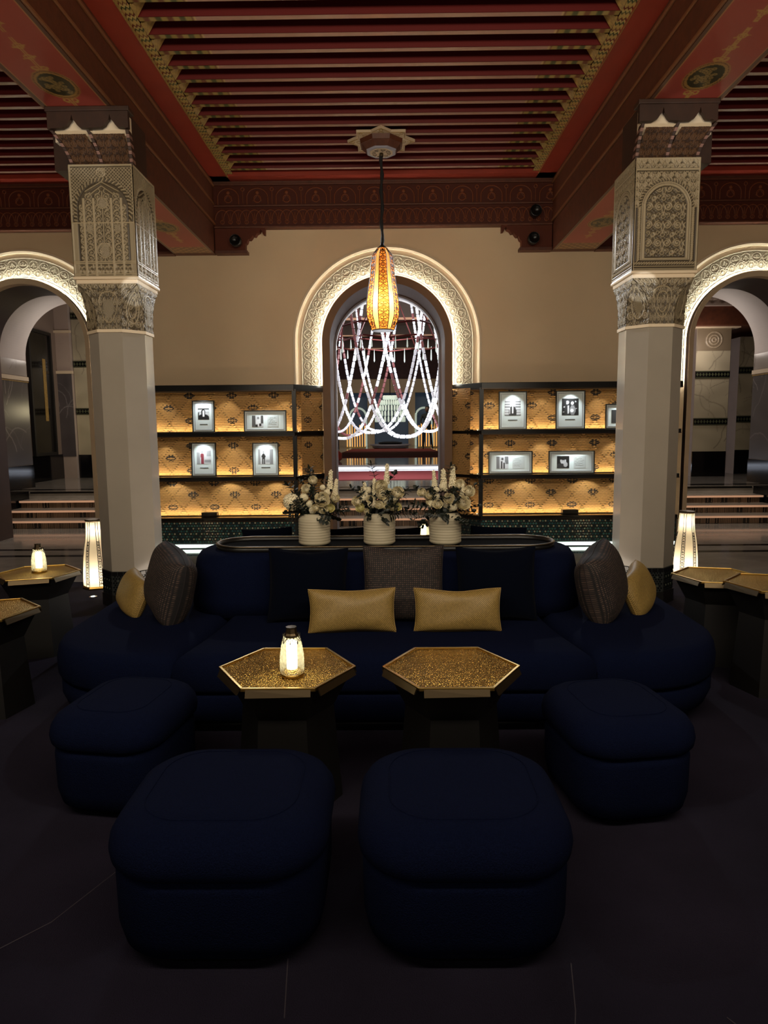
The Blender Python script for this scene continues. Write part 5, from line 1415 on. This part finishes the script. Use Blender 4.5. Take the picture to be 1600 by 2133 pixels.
for _, pts in strands:
    wire = MB().tube(pts[::3], .006, 4, False).build('bead_strand', 'black_metal', ch)
    # resample at bead pitch
    acc = 0; pos = []; 
    for p, q in zip(pts[:-1], pts[1:]):
        L_ = (q - p).length; d = (q - p).normalized()
        while acc < L_: pos.append((p + d * acc, d)); acc += .12
        acc -= L_
    rest = {m: MB() for m in BM}
    run = 'bead'
    for p, d in pos:
        if rs.random() < .5: run = rs.choices(('bead', 'bead_soft', 'bead_pink'), (6, 4, 1.3))[0]
        if nb < 290 and p.z < 3.35 and p.y < .2:
            o = bpy.data.objects.new('bead', BM[run]); COL.objects.link(o); o.parent = wire; o.location = p; o.rotation_euler = d.to_track_quat('Z', 'Y').to_euler(); nb += 1
        else:
            M = Matrix.Translation(p) @ d.to_track_quat('Z', 'Y').to_matrix().to_4x4(); me = BM[run]
            rest[run].add([M @ v.co for v in me.vertices], [tuple(pl.vertices) for pl in me.polygons])
    for m, b_ in rest.items():
        if b_.v: b_.build('bead_run', m, wire, kind='stuff')
mb = MB()
for zr, rr_ in ((3.18, 1.2), (3.42, 1.32)):
    pp = [(rr_ * (1 + .07 * (k % 2)) * math.cos(2 * PI * k / 16), rr_ * (1 + .07 * (k % 2)) * math.sin(2 * PI * k / 16), zr + .05 * (k % 2)) for k in range(17)]
    mb.tube(pp, .018, 5, False)
for k in range(12):
    a = 2 * PI * k / 12; mb.tube([(1.2 * math.cos(a), 1.2 * math.sin(a), 3.18), (.9 * math.cos(a + .35), .9 * math.sin(a + .35), 4.3)], .016, 5); 
mb.build('ring_frame', 'copper_rod', ch)
CD = None
for k in range(34):
    a = 2 * PI * k / 34; l_ = .6 + .8 * rs.random()
    if CD is None: CD = MB().lathe([(.004, .12), (.010, .05), (.016, -.09), (.0, -.12)], 6).build('crystal_drop', 'crystal', ch); cd_o = CD
    else: cd_o = copy(CD, ch)
    cd_o.location = (1.22 * math.cos(a), 1.22 * math.sin(a), 3.08); cd_o.scale = (1, 1, l_)
MB().tube([(0, 0, 4.85), (0, 0, 5.41)], .05, 8).build('suspension_rod', 'black_metal', ch)
MB().lathe([(.02, 4.7), (1.35, 4.72), (1.4, 4.85), (.02, 4.9)], 24).build('ceiling_plate', 'hall_wall', ch)

# hall shell
hc = box('ceiling', -12, 12, 9.7, 40, 5.4, 5.6, 'hall_wall'); tag(hc, 'dim coffered ceiling of the hall beyond the arches', kind='structure')
for i, (y, z) in enumerate(((17.2, 4.10), (19.4, 4.0), (21.8, 3.92))):
    b = box('trim_%d' % (41 + i), -6, 6, y, y + .9, z, 5.4, 'hall_wall'); tag(b, ('nearest', 'middle', 'farthest')[i] + ' hall ceiling beam edged with a copper light line', kind='structure')
    MB().box(-6, 6, y - .02, y, z + .0, z + (.055, .035, .03)[i]).build('led_strip', 'copper_glow', b)
hb = box('wall_back', -6, 6, 22.9, 23.2, 3.55 - .45, 5.4, 'wood_dark'); tag(hb, 'dark bulkhead wall high across the far hall', kind='structure')
hb2 = MB()
for x0, x1 in ((-12, -1.72), (-.82, 2.14 - 1.2), (1.85, 12)): pass
# far wall with niches (Y 36)
YH = 36.0
fw = MB().box(-12, -2.05, YH, YH + .3, .6, 5.4).box(2.25, 12, YH, YH + .3, .6, 5.4).box(-2.05, 2.25, YH, YH + .3, 3.3, 5.4).box(-1.1, -.75, YH, YH + .3, .6, 3.3).box(1.0, 1.35, YH, YH + .3, .6, 3.3).build('wall_back', 'hall_beige'); tag(fw, 'beige end wall of the far hall with tall niches', kind='structure')
MB().box(-3, 3, YH + 1.2, YH + 1.3, .6, 3.6).build('niche_back', 'sky_blue', fw)
for x in (-1.6, 1.8):
    mb = MB(); mb.tube([(x - .42, YH - .05, .6), (x - .42, YH - .05, 2.1)] + [(x - .42 * math.cos(t), YH - .05, 2.1 + .42 * math.sin(t)) for t in [PI * k / 12 for k in range(13)]] + [(x + .42, YH - .05, .6)], .06, 6); mb.build('arch_trim', 'crystal', fw)
for s in (-1, 1):
    wl = box('wall_left' if s < 0 else 'wall_right', min(s * 5.2, s * 5.5), max(s * 5.2, s * 5.5), 17.5, 36, .6, 5.4, 'hall_wall'); tag(wl, ('left' if s < 0 else 'right') + ' side wall of the far hall', kind='structure')
    MB().box(min(s * 5.19, s * 5.2), max(s * 5.19, s * 5.2), 17.5, 36, .6, 1.3).build('dado', 'marble_black', wl)
    # piers flanking the hall
    p = box('wall_left' if s < 0 else 'wall_right', min(s * 2.2, s * 5.2), max(s * 2.2, s * 5.2), 30.5, 30.9, .6, 5.4, 'hall_wall'); tag(p, ('left' if s < 0 else 'right') + ' dark cross wall in the far hall', kind='structure')
    MB().box(min(s * 2.2, s * 5.2), max(s * 2.2, s * 5.2), 30.48, 30.5, .6, 1.35).build('dado', 'marble_black', p)
    # standing candle-like wall lamps and lit grilles
    g = empty('grille_lamp', (s * 1.45 - .05 if s < 0 else 1.75, 31.5, .612), label='glowing golden tube grille in the far hall, %s of the rug' % ('left' if s < 0 else 'right'), cat='lamp', group='golden grilles in the far hall')
    MB().box(-.45, .45, -.15, .15, 0, .05).build('base', 'brass', g)
    for k in range(8): MB().tube([(-.4 + k * .114, .08 * (k % 2), .05), (-.4 + k * .114, .08 * (k % 2), 1.0 + .15 * math.sin(k * 1.3))], .028, 6).build('glow_tube', 'lamp_glow', g)
    wlmp = empty('wall_lamp', (s * 2.75, 30.44, 1.55), label='small glowing wall lamp on the %s cross wall of the far hall' % ('left' if s < 0 else 'right'), cat='lamp')
    MB().lathe([(.05, 0), (.075, .04), (.075, .42), (.05, .46)], 10).build('lamp_tube', 'lamp_glow', wlmp); box('back_plate', -.05, .05, .05, .062, .05, .4, 'brass', wlmp)
# tiered crystal chandelier and the round table below
c2 = empty('crystal_chandelier', (.05, 30, 0), label='tiered crystal chandelier glowing far back, behind the bead loops', cat='chandelier')
for k, (r0, r1, z0, z1) in enumerate(((.62, .62, 1.75, 1.98), (.57, .6, 2.0, 2.22), (.46, .54, 2.24, 2.46), (.33, .42, 2.48, 2.68), (.18, .28, 2.70, 2.88))):
    t = MB()
    n = 26
    for q in range(n): a = 2 * PI * q / n; t.lathe([(.03, 0), (.045, .04), (.04, z1 - z0 - .03), (.01, z1 - z0)], 5, (r1 * math.cos(a), r1 * math.sin(a), z0))
    t.build('crystal_tier', 'crystal', c2, kind='stuff')
MB().tube([(0, 0, 2.7), (0, 0, 5.4)], .02, 6).build('rod', 'black_metal', c2)
t = empty('round_table', (.05, 31, .6), label='low round reflecting table under the tiered crystal chandelier', cat='table')
MB().lathe([(.7, .0), (.8, .03), (.8, .10), (.95, .14), (.95, .18)], 32).build('table_base', 'pale_frame', t); MB().lathe([(.5, .18), (.55, .26), (.3, .3)], 24).build('bowl', 'black_metal', t)
# seat in red at left edge
rs_ = empty('pouf', (-1.60, 19.0, .6), label='round glossy red pouf at the left edge of the central arch view', cat='stool')
MB().lathe([(.22, 0), (.30, .05), (.31, .22), (.2, .30), (.12, .33)], 24).build('base', 'red_lacquer', rs_, True); MB().lathe([(.12, .33), (.2, .36), (.18, .48), (.05, .52)], 20).build('top', 'rug_red', rs_, True)
# standing person in dark clothes
pe = empty('person', (1.58, 29.0, .612), 0, 'standing person in dark clothes in the far hall, right of the chandelier', 'person')
def skinned(name, joints, edges, m, parent):
    me = bpy.data.meshes.new(name); me.from_pydata([j[:3] for j in joints], edges, []); o = bpy.data.objects.new(name, me); COL.objects.link(o); o.parent = parent
    me.materials.append(MATS[m]); md = o.modifiers.new('skin', 'SKIN'); md.use_smooth_shade = True
    for i, j in enumerate(joints): me.skin_vertices[0].data[i].radius = (j[3], j[3] * .85)
    me.skin_vertices[0].data[0].use_root = True
    sb = o.modifiers.new('sub', 'SUBSURF'); sb.levels = 1; sb.render_levels = 1; return o
J = [(0, 0, .95, .13), (0, 0, 1.15, .125), (0, 0, 1.38, .15), (.0, 0, 1.47, .06), (.0, -.01, 1.52, .055), (-.19, 0, 1.40, .06), (-.27, -.05, 1.14, .045), (-.20, -.22, 1.05, .035), (.19, 0, 1.40, .06), (.27, .02, 1.14, .045), (.25, -.04, .90, .035),
     (-.11, 0, .88, .085), (-.14, -.02, .48, .06), (-.16, .02, .06, .045), (-.17, -.12, .03, .04), (.11, 0, .88, .085), (.17, .0, .48, .06), (.22, .05, .07, .045), (.24, -.08, .03, .04)]
EJ = [(0, 1), (1, 2), (2, 3), (3, 4), (2, 5), (5, 6), (6, 7), (2, 8), (8, 9), (9, 10), (0, 11), (11, 12), (12, 13), (13, 14), (0, 15), (15, 16), (16, 17), (17, 18)]
body = skinned('body', J, EJ, 'cloth_black', pe)
hd = MB().lathe([(.03, -.12), (.06, -.09), (.078, -.03), (.082, .03), (.07, .08), (.04, .11), (.005, .12)], 16, (0, -.01, 1.64)); hd.box(-.012, .012, -.11, -.07, 1.61, 1.65); hd.build('head', 'skin', pe, True)
MB().lathe([(.084, .0), (.088, .04), (.076, .09), (.045, .122), (.005, .13)], 16, (0, .005, 1.645)).build('hair', 'cloth_black', pe, True)
for s, hx, hy, hz in ((-1, -.19, -.26, 1.04), (1, .25, -.06, .84)):
    mb = MB().tube([(hx, hy, hz + .05), (hx, hy, hz - .01)], [.026, .034], 8)
    for q in range(4): mb.tube([(hx - .027 + q * .018, hy, hz), (hx - .027 + q * .018, hy - .01, hz - .05), (hx - .027 + q * .018, hy - .03, hz - .075 - .008 * (q in (1, 2)))], [.009, .008, .006], 6)
    mb.tube([(hx - s * .03, hy, hz + .02), (hx - s * .05, hy - .02, hz - .02), (hx - s * .05, hy - .035, hz - .045)], [.01, .009, .007], 6); mb.build('hand', 'skin', pe, True)

# ---- left vista ----------------------------------------------------------
def X_at(px, Y): return (px - 811) / 1440 * Y
lv = MB().box(-7.3, -7.05, 12.6, 14.9, .48, 5.4).build('wall_left', 'hall_wall'); tag(lv, 'wall beside the upper landing, seen through the left arch', kind='structure')
MB().box(-7.05, -7.03, 12.6, 14.9, .48, 1.0).build('plinth', 'marble_black', lv)
sheet('marble_panel', (-7.04, 12.62, 1.0), (0, 1, 0), (0, 0, 1), 1.0, 1.5, .014, (90, 84, 82), (150, 142, 138), 31, 'marble_dark', lv)
mr = empty('mirror', (-7.03, 14.1, 1.0), label='tall dark framed mirror on the landing wall, seen through the left arch', cat='mirror')
MB().box(0, .03, -.42, .42, 0, 2.45).build('mirror_glass', 'mirror_dark', mr)
for a in ((-.46, -.40, 0, 2.5), (.40, .46, 0, 2.5)): MB().box(0, .06, a[0], a[1], a[2], a[3]).build('frame', 'black_wood', mr)
for a in ((0, .06), (2.44, 2.5)): MB().box(0, .06, -.4, .4, a[0], a[1]).build('frame', 'black_wood', mr)
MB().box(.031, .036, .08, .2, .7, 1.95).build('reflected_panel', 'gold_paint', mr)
pl = MB().box(-7.05, -6.75, 14.9, 15.2, .48, 5.4).build('trim_51', 'vault_plaster'); tag(pl, 'pale pilaster beside the mirror, seen through the left arch', kind='structure')
sheet('marble_panel', (-7.05, 14.885, .95), (1, 0, 0), (0, 0, 1), .31, 1.75, .012, (84, 78, 80), (150, 144, 146), 33, 'marble_dark', pl, 6)
box('cap_moulding', -7.08, -6.70, 14.84, 14.9, 2.70, 2.76, 'trim_plaster', pl); box('cap_moulding', -7.08, -6.70, 14.84, 14.9, 3.55, 3.6, 'trim_plaster', pl)
def banded(x0, x1, y, z0, z1, bands, label, nm, base='marble', seed=40, black=.98):
    o = MB().box(x0, x1, y + .02, y + .4, z0, z1).build(nm, 'vault_plaster'); tag(o, label, kind='structure')
    box('plinth', x0, x1, y - .01, y + .02, z0, black, 'marble_black', o)
    sheet('marble_panel', (x0, y + .01, black), (1, 0, 0), (0, 0, 1), x1 - x0, z1 - black, .014, (176, 166, 142), (128, 120, 104), seed, 'marble_vein', o, 16)
    for zb in bands:
        box('green_band', x0, x1, y - .012, y + .015, zb, zb + .14, 'marble_black', o)
        mb = MB(); n = int((x1 - x0) / .06)
        for k in range(n):
            xx = x0 + .03 + k * .06; mb.prism([(xx - .024, zb + .07), (xx, zb + .035), (xx + .024, zb + .07), (xx, zb + .105)], y - .018, y - .011, axis='y')
        mb.box(x0, x1, y - .018, y - .011, zb + .005, zb + .018).box(x0, x1, y - .018, y - .011, zb + .122, zb + .135)
        mb.build('band_inlay', 'band_green', o, kind='stuff')
    return o
banded(-6.74, -5.2, 15.0, .48, 5.4, (1.84, 2.84, 3.84), 'pale marble wall with patterned green bands, seen through the left arch', 'wall_back', seed=41)
# ---- right vista ----------------------------------------------------------
banded(6.05, 6.72, 13.9, .48, 3.38, (1.50, 2.42), 'near marble pier with two green bands, seen through the right arch', 'trim_61', seed=42)
o = box('trim_62', 5.9, 6.85, 13.8, 14.4, 3.38, 3.40, 'trim_plaster'); tag(o, 'thin ledge over the near marble pier', kind='structure')
r_ = Ras(.66, .42, .012); r_.arc(.33, .21, .15, 0, 2 * PI, .012); r_.arc(.33, .21, .09, 0, 2 * PI, .012); r_.arc(.33, .21, .04, 0, 2 * PI, .012)
gridmesh('carved_rosette', np.stack([6.055 + r_.X, 13.9 - .02 * r_.a, 2.95 + r_.Y], -1), 'carved', bpy.data.objects['trim_61'], carvecol(r_.a, (120, 106, 86), (170, 154, 130)))
banded(7.25, 7.85, 14.6, .48, 3.3, (1.55, 2.55), 'second pier with dark bands deeper in the right arch view', 'trim_63', seed=43)
o = MB().box(5.9, 9.5, 13.6, 18, 3.40, 3.75).build('trim_64', 'wood_dark'); tag(o, 'dark timber soffit above the piers, seen through the right arch', kind='structure')
o = MB().box(5.9, 9.5, 13.55, 13.7, 3.75, 5.4).build('wall_right', 'vault_plaster'); tag(o, 'patterned plaster wall above the soffit in the right arch view', kind='structure')
r_ = Ras(3.5, 1.5, .02); fill_tile(r_, scroll_tile(.2, .2, .02, .025), np.ones_like(r_.a, bool)); gridmesh('stamped_plaster', np.stack([5.95 + r_.X, 13.54 - .02 * r_.a, 3.78 + r_.Y], -1), 'carved', o, carvecol(r_.a, (130, 112, 100), (176, 158, 146)))
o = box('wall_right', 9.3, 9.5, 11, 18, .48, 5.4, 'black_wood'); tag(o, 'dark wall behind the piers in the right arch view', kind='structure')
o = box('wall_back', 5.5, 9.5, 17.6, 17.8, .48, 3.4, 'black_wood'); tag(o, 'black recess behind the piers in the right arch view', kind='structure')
cn = empty('console_table', (7.6, 16.6, .48), label='dark console carrying a small lamp, between the piers in the right arch view', cat='table'); box('table_top', -.7, .7, -.2, .2, .78, .82, 'mirror_dark', cn); box('cabinet', -.66, .66, -.17, .17, 0, .78, 'black_wood', cn)
lp_ = empty('small_lamp', (7.42, 16.5, 1.30), label='tiny glowing lamp on the console between the piers in the right arch view', cat='lamp'); MB().lathe([(.05, 0), (.06, .02), (.02, .04), (.055, .06), (.045, .24)], 12).build('lamp_shade', 'lamp_glow', lp_, True)
# end walls closing the upper landing
tag(box('wall_left', -12, -11.8, 9.7, 18, 0, 5.4, 'hall_wall'), 'far left end wall of the landing', kind='structure')
tag(box('wall_right', 11.8, 12, 9.7, 18, 0, 5.4, 'hall_wall'), 'far right end wall of the landing', kind='structure')
for s in (-1, 1): tag(box('wall_left' if s < 0 else 'wall_right', min(s * 5.5, s * 12), max(s * 5.5, s * 12), 18.0, 18.2, .48, 5.4, 'hall_wall'), ('left' if s < 0 else 'right') + ' wall closing the landing beside the far hall', kind='structure')
for s in (-1, 1): tag(box('wall_left' if s < 0 else 'wall_right', min(s * 6.12, s * 8.5), max(s * 6.12, s * 8.5), 10.45, 11.7, 0, .48, 'marble_dark' if False else 'marble_black'), ('left' if s < 0 else 'right') + ' black marble cheek block at the end of the stairs', kind='structure')
